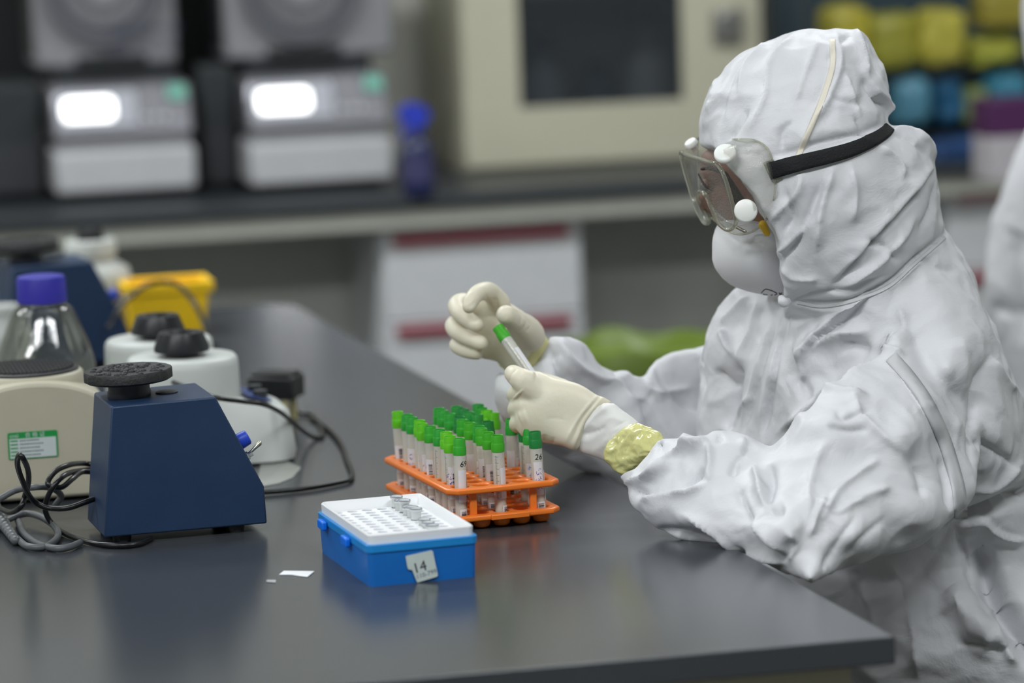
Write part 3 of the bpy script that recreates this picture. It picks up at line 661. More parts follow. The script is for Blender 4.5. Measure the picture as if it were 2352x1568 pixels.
# --- glass bottle with a blue cap
glass = clear_mat('bottle_glass', (.84, .86, .80, 1), .03, .04, .8, bmp=.03)
g = P(95, 660, 4.2); t = thing('reagent_bottle', 'clear glass bottle with a blue screw cap behind the cream mixer', 'bottle', (g.x, g.y, .80), 0); s_ = 4.2/F
zz = lambda py: zat(g.x, g.y, py)-.80
ztop, zcb, zsh, zwd = zz(632), zz(692), zz(716), zz(838)
bm = nb(); pf_ = [(.0, .002), (.050, .002), (.0575, .010), (.0575, zwd-.012), (.0545, zwd+.012), (.044, (zsh+zwd)/2+.010), (.0335, zsh+.004), (.0265, zcb-.004), (.0255, zcb+.006)]
q = crom([(a, b, 0) for a, b in pf_[1:]], 4); lathe(bm, [(0, .002)]+[(a[0], a[1]) for a in q], 56); obj('glass_body', bm, glass, t, 60)
bm = nb(); hgt = ztop-zcb
lathe(bm, [(0, ztop-.001), (.022, ztop), (.0265, ztop-.001), (.0278, ztop-.004), (.0285, zcb), (.027, zcb-.0005), (0, zcb+.002)], 72)
for v in bm.verts:
    a = math.atan2(v.co.y, v.co.x)
    if math.hypot(v.co.x, v.co.y) > .0272: v.co.x *= 1+.006*math.cos(a*36); v.co.y *= 1+.006*math.cos(a*36)
obj('screw_cap', bm, mat('cap_blue', '#2d2a9c', .45), t, 40)
obj('pouring_ring', lathe_open(nb(), [(.0262, zcb-.004), (.028, zcb-.002), (.0262, zcb)], 40), glass, t)
# --- white jar, yellow tray, dark box, pale jar behind
whp = mat('jar_white', '#b9bdb8', .5)
def jar(label, px, ptop, Y, rc, rb, black_top, hcap=.024):
    g = P(px, ptop, Y); h = g.z-.80; t = thing('plastic_jar', label, 'jar', (g.x, g.y, .80), 0)
    obj('jar_body', lathe(nb(), [(0, 0), (rb*.96, 0), (rb, .006), (rb, h*.55), (rb*.93, h*.68), (rc*.86, h-hcap-.004), (rc*.86, h-hcap), (0, h-hcap)], 48), whp, t, 50)
    obj('jar_lid', lathe(nb(), [(rc*.9, h-hcap), (rc, h-hcap+.001), (rc, h-.002), (rc*.94, h), (0, h)], 40), whp, t, 50)
    if black_top: obj('lid_knob', lathe(nb(), [(0, h), (.02, h), (.017, h+.016), (0, h+.016)], 20), black, t, 50)
jar('white plastic jar with a wide lid at the far left of the table', 207, 550, 5.2, .036, .056, True)
jar('pale plastic jar cut by the left edge of the frame behind the glass bottle', 8, 700, 4.75, .02, .034, False, .012)
yl = mat('bin_yellow', '#f8cc18', .45); Y_ = 5.1; a = P(305, 770, Y_); s_ = Y_/F
hy = zat(a.x, a.y, 655)-.80; t = thing('sharps_bin', 'bright yellow plastic container behind the white mixers', 'container', (a.x, a.y, .80), PHI)
bm = nb(); w = 178*s_; A0 = [(0, 0), (w*.94, 0), (w*.94, .07), (0, .07)]; A1 = [(-.004, -.004), (w+.004, -.004), (w+.004, .078), (-.004, .078)]
V0 = [bm.verts.new((x, y, .001)) for x, y in A0]; V1 = [bm.verts.new((x, y, hy)) for x, y in A1]; V2 = [bm.verts.new((x+(.003 if x < .05 else -.003), y+(.003 if y < .03 else -.003), hy)) for x, y in A1]; V3 = [bm.verts.new((x+(.003 if x < .05 else -.003), y+(.003 if y < .03 else -.003), .004)) for x, y in A0]
for P0, P1 in ((V0, V1), (V1, V2), (V2, V3)):
    for i in range(4): bm.faces.new((P0[i], P0[(i+1) % 4], P1[(i+1) % 4], P1[i]))
bm.faces.new(V0[::-1]); bm.faces.new(V3); obj('bin_body', bm, yl, t, bevel=.002)
bm = nb(); box(bm, (-.009, -.009, hy-.014), (w+.009, -.0045, hy)); box(bm, (-.009, .0785, hy-.014), (w+.009, .083, hy)); box(bm, (-.009, -.0045, hy-.014), (-.0045, .0785, hy)); box(bm, (w+.0045, -.0045, hy-.014), (w+.009, .0785, hy)); obj('rim', bm, yl, t, bevel=.001)
# small black box on cream legs
Y_ = 4.36; a = P(598, 915, Y_); s_ = Y_/F; t = thing('switch_box', 'small black box on short cream legs at the end of a coiled black cord', 'switch box', (a.x, a.y, .80), -.3)
z0 = a.z-.80; w = 88*s_
obj('box_shell', box(nb(), (-.012, -.012, z0), (w, .034, z0+.027)), mat('box_black', '#16191c', .4), t, bevel=.003)
obj('lid_plate', box(nb(), (-.008, -.008, z0+.0275), (w-.004, .030, z0+.031)), mat('box_black', '#16191c', .4), t, bevel=.001)
for x in (.008, w-.012):
    for y in (-.006, .022): obj('leg', lathe(nb(), [(0, 0), (.005, 0), (.0042, z0-.0003), (0, z0-.0003)], 14, Matrix.Translation((x, y, 0))), mat('leg_cream', '#b5ad80', .5), t)
obj('chrome_stud', lathe(nb(), [(.005, 0), (.004, .006), (0, .007)], 16, Matrix.Translation((.0, -.012, z0+.012)) @ Matrix.Rotation(pi/2, 4, 'X')), chrome, t)
# papers
def paper(label, pts, z=.8004, m=None):
    g = T(*pts[0], z); bm = nb(); q = [T(x, y, z) for x, y in pts]; c = sum((Vector(v) for v in q), Vector())/len(q)
    prism(bm, [(v[0]-c.x, v[1]-c.y) for v in q], 0, .0004)
    o = obj('paper_scrap', bm, m or mat('paper_white', '#dfe2e4', .6)); o.location = (c.x, c.y, z); return tag(o, label, 'paper')
paper('white paper scrap lying left of the blue tube box', [(641, 1320), (652, 1311), (722, 1312), (706, 1325), (690, 1323), (670, 1320)])
paper('tiny grey paper shred left of the larger scrap', [(612, 1336), (613, 1332), (634, 1332), (633, 1338)], m=mat('paper_grey', '#a5a5a8', .6))
film = clear_mat('film_sheet', (.93, .93, .95, 1), .15, .35, .5)
paper('translucent plastic sheet sticking out under the front white mixer', [(588, 1120), (640, 1110), (672, 1097), (692, 1074), (660, 1060), (600, 1062)], m=film)
# cords
def cord(label, pts, r, m, Z=7.6e-1):
    bm = nb(); q = []
    for x, y, h in pts: v = T(x, y, .80+max(h, r+.0006)); q.append(v)
    c = Vector(q[0]); c.z = .80; tube(bm, [Vector(p)-c for p in crom(q, 8)], r, 10); o = obj('cable', bm, m, None, 180); o.location = c
    return tag(o, label, 'cable', 'cables on the table')
z7 = lambda L: [(x/3.1375, 800+y/3.1375, h) for x, y, h in L]
cord('shiny black cord from the side of the blue mixer, with one upright loop', z7([(672, 1085, .036), (600, 1112, .034), (480, 1150, .03), (330, 1145, .03), (230, 1085, .04), (175, 985, .06), (128, 850, .085), (135, 770, .10), (165, 790, .098), (200, 870, .08), (205, 960, .06), (180, 1060, .04), (150, 1140, .03), (70, 1180, .02), (-40, 1130, .02)]), .0029, cordm)
cord('black cord looping against the cream mixer and passing in front of the blue mixer', z7([(690, 840, .052), (600, 828, .055), (500, 838, .062), (400, 885, .06), (345, 975, .05), (440, 1000, .045), (520, 940, .05), (590, 890, .052), (690, 890, .05)]), .0029, cordm)
cord('black cord running from the tangle to the front of the blue mixer', z7([(690, 870, .045), (585, 880, .05), (480, 905, .056), (400, 975, .05), (340, 1080, .035), (330, 1180, .02), (390, 1280, .006), (480, 1340, 0), (590, 1382, 0), (720, 1412, 0), (880, 1420, 0), (1000, 1408, 0), (1090, 1370, 0)]), .0029, cordm)
cord('grey cord arching over the tangle at the left edge', z7([(-40, 1110, .03), (20, 1070, .034), (120, 1020, .04), (250, 1000, .045), (370, 1005, .04), (440, 1060, .03), (400, 1130, .02)]), .0034, greyc)
cord('grey cord curling on the table in front of the tangle', z7([(110, 1360, .004), (200, 1425, 0), (330, 1425, 0), (415, 1360, .002), (400, 1290, .006), (300, 1215, .01), (180, 1190, .01), (40, 1240, .008), (-40, 1290, .006)]), .0036, greyc)
cord('grey cord end half hidden under the other curl', z7([(130, 1240, .002), (170, 1330, 0), (260, 1400, 0), (400, 1440, 0), (500, 1430, 0), (575, 1400, 0)]), .0036, greyc)
pg = [T(0, 1190, .808), T(38, 1244, .806)]
t = thing('cord_plug', 'ribbed grey strain-relief end of a plug at the left edge', 'plug', (pg[1][0], pg[1][1], .80), 0)
bm = nb(); d = Vector(pg[1])-Vector(pg[0]); 
for k in range(9): chain(bm, [tuple(Vector(pg[0])+d*(k/9)-Vector((pg[1][0], pg[1][1], .80)))+(.0072-.0003*k,), tuple(Vector(pg[0])+d*((k+.45)/9)-Vector((pg[1][0], pg[1][1], .80)))+(.0072-.0003*k,)], 14)
obj('strain_relief', bm, greyc, t, 180)
chain(bm := nb(), [tuple(Vector(pg[0])-d*.9-Vector((pg[1][0], pg[1][1], .80)))+(.010,), tuple(Vector(pg[0])-d*.1-Vector((pg[1][0], pg[1][1], .80)))+(.008,)], 14); obj('plug_body', bm, greyc, t, 180)
z8 = lambda L: [(480+x/3.92, 780+y/3.92, h) for x, y, h in L]
cord('black cord sweeping over the white mixer base and looping back by the switch box', z8([(-420, 340, .10), (-200, 430, .10), (60, 520, .098), (300, 555, .090), (480, 580, .085), (620, 640, .070), (740, 730, .045), (860, 830, .015), (950, 880, 0), (1020, 860, 0), (1000, 770, 0), (930, 680, 0), (840, 660, .003), (740, 655, .004)]), .0026, cordm)
cord('black cord curving round on the table right of the white mixer', z8([(920, 700, .0), (1040, 780, 0), (1130, 860, 0), (1200, 960, 0), (1240, 1080, 0), (1285, 1190, 0), (1270, 1255, 0), (1150, 1290, 0), (900, 1335, 0), (650, 1362, 0), (480, 1375, 0)]), .0027, cordm)
cord('thick black cord arching in the air in front of the yellow container', [(250, 752, .06), (268, 715, .075), (300, 680, .09), (345, 652, .10), (400, 650, .10), (435, 680, .09), (462, 725, .07), (482, 780, .05), (520, 830, .02)], .0034, cordm)

# ------------------------------------------------------------------ blue tube box
BA = math.radians(17); o0 = T(850, 1348); f = lambda x, y: on_plane(x, y, o0, BA)
bw = f(1095, 1325)[0]; bd = math.hypot(*(T(735, 1266)-o0)[:2]); hb = f(846, 1252)[1]; hr = f(846, 1271)[1]; hw = f(845, 1229)[1]
bx = thing('tube_box', 'blue plastic tube box with a white grid insert, hand-marked 14', 'box', (o0[0], o0[1], .80), BA)
bluep = mat('box_blue', '#1467b8', .35, spec=.5, var=.05, vscale=20); blueb = mat('box_blue_rim', '#1e86cf', .35)
def frustum(a0, a1, z0, z1, taper, r): # outline grows from z0 to z1
    bm = nb(); w_, d_ = a1
    R0 = [bm.verts.new((x, y, z0)) for x, y in rrect(-a0, -a0, w_+a0, d_+a0, r)]; R1 = [bm.verts.new((x, y, z1)) for x, y in rrect(-a0-taper, -a0-taper, w_+a0+taper, d_+a0+taper, r)]
    n = len(R0); bm.faces.new(R0[::-1]); bm.faces.new(R1)
    for i in range(n): bm.faces.new((R0[i], R0[(i+1) % n], R1[(i+1) % n], R1[i]))
    return bm
body = obj('box_body', frustum(0, (bw, bd), .0, hr+.0005, .0012, .006), bluep, bx, 50)
for yy in (bd*.30, bd*.78):
    bm = nb(); box(bm, (-.008, yy, hr-.004), (-.0024, yy+.020, hr+.005)); obj('hinge', bm, mat('hinge_blue', '#0b6fe0', .35), bx, bevel=.0015)
ins = mat('insert_white', '#e3e5e6', .45, var=.01)
NX, NY = 6, 12; gx = (bw-.014)/NX; gy = (bd-.016)/NY
def rim_ring(a0, a1, z0, z1, r):
    bm = nb(); w_, d_ = a1; L_ = [(rrect(-a0, -a0, w_+a0, d_+a0, r), z0), (rrect(-a0-.0003, -a0-.0003, w_+a0+.0003, d_+a0+.0003, r), z1), (rrect(.0014, .0014, w_-.0014, d_-.0014, r*.8), z1), (rrect(.0014, .0014, w_-.0014, d_-.0014, r*.8), z0)]
    R_ = [[bm.verts.new((x, y, z)) for x, y in o] for o, z in L_]
    for P0, P1 in zip(R_, R_[1:]+R_[:1]):
        for i in range(len(P0)): bm.faces.new((P0[i], P0[(i+1) % len(P0)], P1[(i+1) % len(P0)], P1[i]))
    return bm
outl = rrect(.001, .001, bw-.001, bd-.001, .006); zi = hw-.0095
bm = nb(); ring = [(outl, hb-.001), (rrect(.0006, .0006, bw-.0006, bd-.0006, .006), hw-.0012), (rrect(.0018, .0018, bw-.0018, bd-.0018, .005), hw), (rrect(.0030, .0030, bw-.0030, bd-.0030, .004), hw-.0008), (rrect(.0062, .0062, bw-.0062, bd-.0062, .003), zi)]
RR = [[bm.verts.new((x, y, z)) for x, y in o] for o, z in ring]
for P0, P1 in zip(RR, RR[1:]):
    for i in range(len(P0)): bm.faces.new((P0[i], P0[(i+1) % len(P0)], P1[(i+1) % len(P0)], P1[i]))
wi = obj('insert_tray', bm, ins, bx, 40)
holes = [(.007+gx*(i+.5), .008+gy*(j+.5), .0053) for i in range(NX) for j in range(NY)]
plate('hole_grid', rrect(.0060, .0060, bw-.0060, bd-.0060, .003), holes, .0016, .0003, ins, wi, zi-.0016)
plate('insert_floor', rrect(.007, .007, bw-.007, bd-.007, .003), [], .001, .0002, mat('insert_floor', '#c2c6cf', .5), wi, zi-.0026)
obj('box_rim', rim_ring(.0022, (bw, bd), hr, hb, .007), blueb, bx, 50, bevel=.0006)
# sticker 14
sp = [f(700+x/5.6, 1100+y/5.6) for x, y in ((1290, 985), (1620, 910), (1640, 925), (1705, 1230), (1690, 1250), (1440, 1325), (1375, 1165), (1325, 1155), (1312, 1120))]
stk = flat_on(body, 'paper_sticker', [(x, y) for x, y in sp], mat('sticker_paper', '#c3cfcb', .5), .0006, -.0016)
def ink(parent, s, x, z, size, y, rot, m, shear=0): 
    o = link('handwriting', text_mesh(s, size, shear=shear), m, parent); o.matrix_local = Matrix.Translation((x, y, z)) @ Matrix.Rotation(pi/2, 4, 'X') @ Matrix.Rotation(rot, 4, 'Z'); return o
inkm = mat('ink_dark', '#2c2838', .5)
q = f(700+1470/5.6, 1100+1130/5.6); ink(stk, '14', 0, 0, .014, 0, 0, inkm).matrix_local = Matrix.Translation((q[0], q[1], .0008)) @ Matrix.Rotation(math.radians(12), 4, 'Z')
q = f(700+1555/5.6, 1100+1215/5.6); ink(stk, '110-799', 0, 0, .0062, 0, 0, mat('ink_faint', '#6c7080', .5)).matrix_local = Matrix.Translation((q[0], q[1], .0008)) @ Matrix.Rotation(math.radians(12), 4, 'Z')
# microtubes
mtp = mat('microtube', '#d8dcda', .25, alpha=.94); mtr = mat('microtube_rim', '#8b8f98', .3, alpha=.9)
def micro(name_lab, i, j, h, tilt):
    x, y = .007+gx*(i+.5), .008+gy*(j+.5); p = Matrix.Rotation(BA, 3, 'Z') @ Vector((x, y, 0))
    t = thing('microtube', name_lab, 'microtube', (o0[0]+p.x, o0[1]+p.y, .80+zi+h-.0105), BA, 'microtubes in the blue box'); t.rotation_euler[0] = tilt; hh_ = .0105
    obj('tube_body', lathe(nb(), [(0, -.003), (.003, -.002), (.0048, .0), (.005, hh_-.0035), (.0056, hh_-.003), (0, hh_-.003)], 24), mtp, t, 50)
    obj('cap', lathe(nb(), [(.0058, hh_-.003), (.0062, hh_-.0025), (.0062, hh_-.0004), (.0056, hh_), (.0045, hh_-.0002), (.0043, hh_-.0014), (0, hh_-.0014)], 24), mtp, t, 50)
    obj('cap_rim', lathe_open(nb(), [(.0063, hh_-.001), (.0064, hh_-.0001), (.0053, hh_+.0003), (.0047, hh_-.0003)], 24), mtr, t, 50)
names = ['eleventh', 'tenth', 'ninth', 'eighth', 'seventh', 'sixth', 'fifth', 'fourth', 'third']
for k, (j, h) in enumerate(((11, .0115), (10, .010), (9, .0125), (8, .0085), (7, .0105), (6, .0115), (4, .006), (3, .0055), (2, .005))):
    order = ['furthest of the nine in the row', 'second furthest of the nine', 'third from the far end, standing tallest', 'fourth from the far end', 'middle one of the nine', 'just behind the row gap', 'just in front of the row gap', 'second nearest of the nine', 'nearest of the nine in the row'][k]
    micro('clear capped microtube in the blue box, '+order, 4, j, h, rnd.uniform(-.05, .05))

# ------------------------------------------------------------------ orange rack and its tubes
RA = math.radians(19); PT = .0212; r0 = P(1053, 1013, 3.645)
RO = Vector((r0.x, r0.y, .80)); CR, SR = math.cos(RA), math.sin(RA)
rk = thing('tube_rack', 'orange plastic two-tier rack holding green-capped tubes, next to the blue box', 'rack', RO, RA)
org = mat('rack_orange', '#ec7c2c', .3, spec=.5, var=.03, vscale=15)
def oct_(m, c): x0, y0, x1, y1 = -m, -m, 4*PT+m, 9*PT+m; return [(x0+c, y0), (x1-c, y0), (x1, y0+c), (x1, y1-c), (x1-c, y1), (x0+c, y1), (x0, y1-c), (x0, y0+c)]
hl = lambda r: [(i*PT, j*PT, r) for i in range(5) for j in range(10)]
ZU, ZL = .0375, .0095
plate('upper_plate', oct_(.0175, .010), hl(.0088), .0062, .0020, org, rk, ZU, 2)
plate('lower_plate', oct_(.0175, .010), hl(.0080), .0060, .0020, org, rk, ZL, 2)
bm = nb()
for i in range(5):
    for j in range(10): lathe_open(bm, [(.0004, .0002), (.0055, .0004), (.0082, .0022), (.0092, .0055), (.0093, ZL+.002), (.0082, ZL+.002), (.0080, .0088), (.0060, .0045), (.0004, .002)], 16, Matrix.Translation((i*PT, j*PT, 0)))
o = obj('well_cups', bm, org, rk, 50)
for i in (.5, 3.5):
    for j in (-.35, 3.5, 5.5, 9.35):
        bm = nb(); box(bm, (i*PT-.0035, j*PT-.0022, ZL+.0055), (i*PT+.0035, j*PT+.0022, ZU+.001)); obj('post', bm, org, rk, bevel=.0008)
obj('finger_tab', box(nb(), (PT*1.2, -.0205, ZL+.0003), (PT*3.1, -.0172, ZL+.0057)), org, rk, bevel=.0008)
obj('finger_tab', box(nb(), (PT*3.6, PT*9+.0172, ZL+.0003), (PT*4.2, PT*9+.021, ZL+.012)), org, rk, bevel=.0008)
GREENS = ['#3fa324', '#2d9a35', '#5cba1e', '#1f7d3a', '#35a02a', '#2a8f3c']
tubem = bpy.data.materials.new('tube_plastic'); 
tubem = mat('tube_frosted', '#dcdcd2', .22, alpha=.66, spec=.5, var=.02); liq = mat('tube_medium', '#d6d2bd', .5, var=.05)
paperm = mat('label_paper', '#dcdde0', .55); inkb = mat('ink_black', '#17171a', .5); inkbl = mat('ink_blue', '#2a2fb0', .5); inkcy = mat('ink_cyan', '#3b8fd0', .5)
TR = .0062
def patch(R, a0, a1, z0, z1, n=8):
    bm = nb(); A = [[bm.verts.new((R*math.cos(a0+(a1-a0)*k/n), R*math.sin(a0+(a1-a0)*k/n), z)) for k in range(n+1)] for z in (z0, z1)]
    for k in range(n): bm.faces.new((A[0][k], A[0][k+1], A[1][k+1], A[1][k]))
    return bm
def barmesh(R, a0, a1, z0, z1, seed):
    q = random.Random(seed); bm = nb(); z = z0
    while z < z1-.0012:
        w_ = q.choice((.0003, .0005, .0008)); n = 4; A = [[bm.verts.new((R*math.cos(a0+(a1-a0)*k/n), R*math.sin(a0+(a1-a0)*k/n), zz_)) for k in range(n+1)] for zz_ in (z, z+w_)]
        for k in range(n): bm.faces.new((A[0][k], A[0][k+1], A[1][k+1], A[1][k]))
        z += w_+q.choice((.0003, .0005, .0007))
    return bm
def scrawl(R, a0, zt_, nchar, hc, seed):          # a column of handwritten characters, each a knot of pen strokes
    q = random.Random(seed); bm = nb(); W_ = hc*.9
    for c in range(nchar):
        zc_ = zt_-hc*(c+.5)*1.08
        for s in range(6):
            x0_, y0_ = q.uniform(-.45, .3), q.uniform(-.42, .42); kind = s % 3
            dx, dy = ((.5, .08), (.06, -.6), (.4, -.4))[kind] if s < 4 else (-.35, -.35)
            x1_, y1_ = min(.5, x0_+dx*q.uniform(.7, 1.2)), max(-.5, y0_+dy*q.uniform(.6, 1)); w_ = .00022
            l_ = math.hypot(x1_-x0_, y1_-y0_)+1e-6; nx, ny = -(y1_-y0_)/l_*w_, (x1_-x0_)/l_*w_
            vv = [bm.verts.new((R*math.cos(a0+X_/R), R*math.sin(a0+X_/R), zc_+Z_)) for X_, Z_ in ((x0_*W_+nx, y0_*hc+ny), (x1_*W_+nx, y1_*hc+ny), (x1_*W_-nx, y1_*hc-ny), (x0_*W_-nx, y0_*hc-ny))]
            bm.faces.new(vv)
    return bm
def ticks(R, a0, z0, z1):
    bm = nb(); k = 0; z = z0
    while z < z1:
        w_ = .28 if k % 5 else .5
        vv = [bm.verts.new((R*math.cos(a0+d_), R*math.sin(a0+d_), z+e_)) for d_, e_ in ((0, 0), (w_, 0), (w_, .0003), (0, .0003))]; bm.faces.new(vv); z += .0012; k += 1
    return bm
HB, HC = .0735, .0165                            # tube body and cap heights
def sample_tube(label, loc, rotz, green, seed, num=None, kinds='lb', la=None, grp='sample tubes in the orange rack', lean=(0, 0)):
    t = thing('sample_tube', label, 'sample tube', loc, rotz, grp); t.rotation_euler = (lean[0], lean[1], rotz); q = random.Random(seed)
    b = obj('tube_body', lathe(nb(), [(0, 0), (.003, .0006), (.0052, .003), (TR-.0003, .0065), (TR, HB-.001), (TR, HB+.002), (0, HB+.002)], 28), tubem, t, 50)
    obj('transport_medium', lathe(nb(), [(0, .002), (.0040, .0035), (.0052, .0075), (.0053, HB*.62+q.uniform(-.01, .012)), (0, HB*.62)], 20), liq, b, 50)
    z = HB
    obj('cap', lathe(nb(), [(TR+.0002, z-.0002), (.0067, z), (.0068, z+.0075), (.0064, z+.0085), (.0061, z+.0095), (.0061, z+HC-.0006), (.0058, z+HC), (.0053, z+HC-.0004), (.0050, z+HC-.005), (0, z+HC-.006)], 32), mat('cap'+green, green, .38, spec=.4), t, 40)
    a = -pi/2-rotz+(la if la is not None else q.uniform(-.7, .7)); R = TR+.00018
    if 'l' in kinds: 
        lb = obj('paper_label', patch(R, a-.75, a+.75, .026, .054+q.uniform(0, .006)), paperm, b, 180)
        if 'b' in kinds: obj('barcode', barmesh(R+.00012, a-.05, a+.6, .029, .053, seed), inkb, lb, 180)
        if 's' in kinds: obj('handwriting', scrawl(R+.00012, a-.35 if 'b' in kinds else a, .0535, 3, .0068, seed), inkbl, lb, 180)
        if 'c' in kinds: obj('handwriting', scrawl(R+.00012, a, .053, 3, .006, seed), inkcy, lb, 180)
    obj('paper_label', patch(R, a+.9, a+1.9, .020, .050), paperm, b, 180)
    if 't' in kinds: obj('scale_marks', ticks(R, a-1.5, .026, HB-.004), mat('scale_ink', '#3a3a38', .6), b, 180)
    obj('barcode', barmesh(R+.0002, a-.35, a+.5, .004, .018, seed+9), inkb, obj('paper_label', patch(R, a-.6, a+.7, .003, .019), paperm, b, 180), 180)
    if num:
        me = wrap(text_mesh(num, .0085, shear=.2), R+.0002, a+.15, .0645); link('handwriting', me, inkb, b)
    return t
ordn = ['front', 'second', 'third', 'fourth', 'fifth', 'sixth', 'seventh', 'eighth', 'ninth', 'tenth']
coln = {0: 'left column', 2: 'middle column', 3: 'fourth column from the left', 4: 'right column'}
OCC = {0: list(range(10)), 2: list(range(10)), 3: [4, 6, 7, 8, 9], 4: [0, 1, 2, 4, 6, 7, 8, 9]}
SPEC = {(0, 0): ('69', 'l', .45), (0, 1): (None, 'lsbt', .2), (0, 3): ('7', 't', .6), (0, 6): ('3', 'ls', .3), (2, 0): (None, 'lt', .95), (2, 1): (None, 'lb', -.1), (2, 2): (None, 'lb', -.2), (2, 3): ('79', 'ls', .2),
        (2, 5): ('73', 'lb', .5), (4, 0): ('26', 'ls', .15), (4, 1): (None, 'lc', -.1), (4, 2): (None, 't', .8), (4, 4): (None, 'lt', -.3)}
GI = {(0, 0): 4, (0, 1): 2, (0, 2): 2, (0, 3): 1, (0, 4): 4, (0, 5): 2, (0, 6): 2, (0, 7): 1, (0, 8): 1, (0, 9): 2, (2, 0): 0, (2, 1): 0, (2, 2): 0, (2, 3): 1, (2, 4): 0, (2, 5): 4, (3, 4): 3, (4, 6): 2, (4, 7): 2, (4, 0): 3, (4, 4): 1}
for c_, rows in OCC.items():
    for j in rows:
        num, kinds, la = SPEC.get((c_, j), (None, rnd.choice(('lb', 'lb', 'lsb', 'lt', 'ls')), None))
        where = coln[c_]+(', at the front' if j == 0 else ', at the back' if j == 9 else ', %s from the front' % ordn[j])
        lab = 'green-capped sample tube'+(' marked %s' % num if num else '')+' in the orange rack, '+where
        p = RO+Vector((c_*PT*CR-j*PT*SR, c_*PT*SR+j*PT*CR, .0021))
        sample_tube(lab, p, rnd.uniform(-.3, .3) if la is None else 0, GREENS[GI.get((c_, j), rnd.choice((1, 1, 3, 5)))], c_*17+j, num, kinds, la, lean=(rnd.uniform(-.03, .03), rnd.uniform(-.045, .015)))

# ------------------------------------------------------------------ the suited person at the table
suit = suit_mat('coverall_white', '#d4d5d8')
skin = mat('skin', '#8a5f50', .5, sss=.1, var=.06, vscale=40); hairm = mat('hair', '#2a1c17', .6, bump=.6, bscale=400)
latex = mat('glove_latex', '#dcd7c2', .42, spec=.45, var=.02, vscale=20, sss=.15, bump=.12, bscale=220); latexy = mat('cuff_latex', '#d9d6a0', .4, var=.04, sss=.1)
g_ = P(2100, 1400, 3.72); me_ = thing('person', 'white-suited person in goggles and mask holding a green-capped tube at the table', 'person', (g_.x, g_.y, 0), 0)
def to_world(o): o.matrix_parent_inverse = Matrix.Translation(-o.parent.matrix_basis.translation) if not o.parent.parent else Matrix(); return o
HOOD = [(1935, 60), (1972, 61), (1995, 76), (2012, 100), (2030, 150), (2047, 192), (2051, 228), (2047, 268), (2044, 286), (2062, 281), (2100, 288), (2140, 312), (2152, 342), (2160, 400), (2168, 440), (2167, 490), (2162, 508), (2172, 534), (2150, 640), (2050, 730), (1930, 760), (1800, 730), (1740, 688), (1700, 667), (1660, 640), (1640, 590), (1632, 540), (1625, 500), (1612, 450), (1605, 400), (1602, 350), (1603, 310), (1607, 265), (1625, 215), (1652, 172), (1692, 128), (1740, 99), (1800, 78), (1850, 67), (1900, 65)]
OPEN = [(1580, 322), (1640, 345), (1663, 370), (1698, 415), (1735, 465), (1762, 512), (1782, 545), (1792, 590), (1797, 640), (1803, 692), (1790, 790), (1400, 790), (1400, 322)]
TORSO = [(1830, 600), (1760, 660), (1692, 650), (1660, 690), (1632, 735), (1614, 795), (1605, 850), (1600, 930), (1600, 1010), (1640, 1100), (1720, 1200), (1800, 1280), (1868, 1345), (1880, 1420), (1890, 1560), (1920, 1700), (2100, 1780), (2430, 1760), (2480, 1600), (2470, 1400), (2410, 1180), (2372, 1000), (2345, 900), (2302, 785), (2263, 692), (2221, 592), (2176, 530), (2080, 430), (1930, 470)]
SLEEVE = [(1770, 1024), (1830, 965), (1885, 915), (1950, 862), (2010, 820), (2060, 765), (2130, 720), (2200, 740), (2250, 830), (2262, 960), (2250, 1090), (2222, 1170), (2190, 1198), (2150, 1230), (2100, 1260), (2030, 1283), (1960, 1300), (1900, 1322), (1864, 1346), (1820, 1325), (1760, 1298), (1700, 1264), (1600, 1248), (1530, 1231), (1488, 1214), (1462, 1180), (1442, 1150), (1430, 1122), (1416, 1106), (1414, 1088), (1440, 1072), (1475, 1050), (1494, 1015), (1515, 997), (1575, 996), (1612, 998), (1650, 985), (1712, 987), (1742, 1000)]
FARSLEEVE = [(1252, 775), (1265, 762), (1320, 767), (1350, 785), (1372, 812), (1400, 845), (1412, 852), (1440, 846), (1472, 861), (1482, 838), (1500, 822), (1550, 804), (1605, 795), (1700, 770), (1740, 900), (1720, 1010), (1600, 1120), (1520, 1160), (1460, 1150), (1415, 1116), (1385, 1098), (1340, 1086), (1285, 1062), (1200, 1010), (1150, 962), (1130, 925), (1127, 880), (1142, 850), (1180, 850), (1215, 848)]
bm = nb()
inflate(bm, HOOD, [(1830, 200, 3.79), (1950, 400, 3.78), (1850, 600, 3.78), (2100, 400, 3.79), (2000, 700, 3.77)], 1.22, 5, cut=OPEN)
inflate(bm, TORSO, [(1700, 750, 3.90), (1650, 900, 3.90), (1850, 850, 3.84), (2000, 650, 3.80), (2100, 900, 3.80), (2180, 850, 3.73), (2280, 950, 3.76), (2150, 1300, 3.86), (2000, 1400, 3.86), (2300, 1500, 3.80), (1900, 1400, 3.84)], 1.12, 6, hmax=460)
inflate(bm, SLEEVE, [(1430, 1100, 3.64), (1500, 1190, 3.575), (1600, 1235, 3.54), (1700, 1250, 3.515), (1862, 1340, 3.40), (1800, 1230, 3.47), (1960, 1250, 3.48), (2100, 1200, 3.53), (2080, 1000, 3.57), (2200, 1000, 3.66), (2240, 900, 3.74), (2150, 780, 3.76), (2080, 830, 3.66), (1700, 1050, 3.59), (1550, 1040, 3.62), (1900, 1000, 3.55)], .80, 5)
inflate(bm, FARSLEEVE, [(1250, 850, 3.875), (1150, 900, 3.87), (1400, 950, 3.95), (1400, 1085, 3.935), (1600, 900, 4.0), (1700, 850, 3.97)], .72, 5)
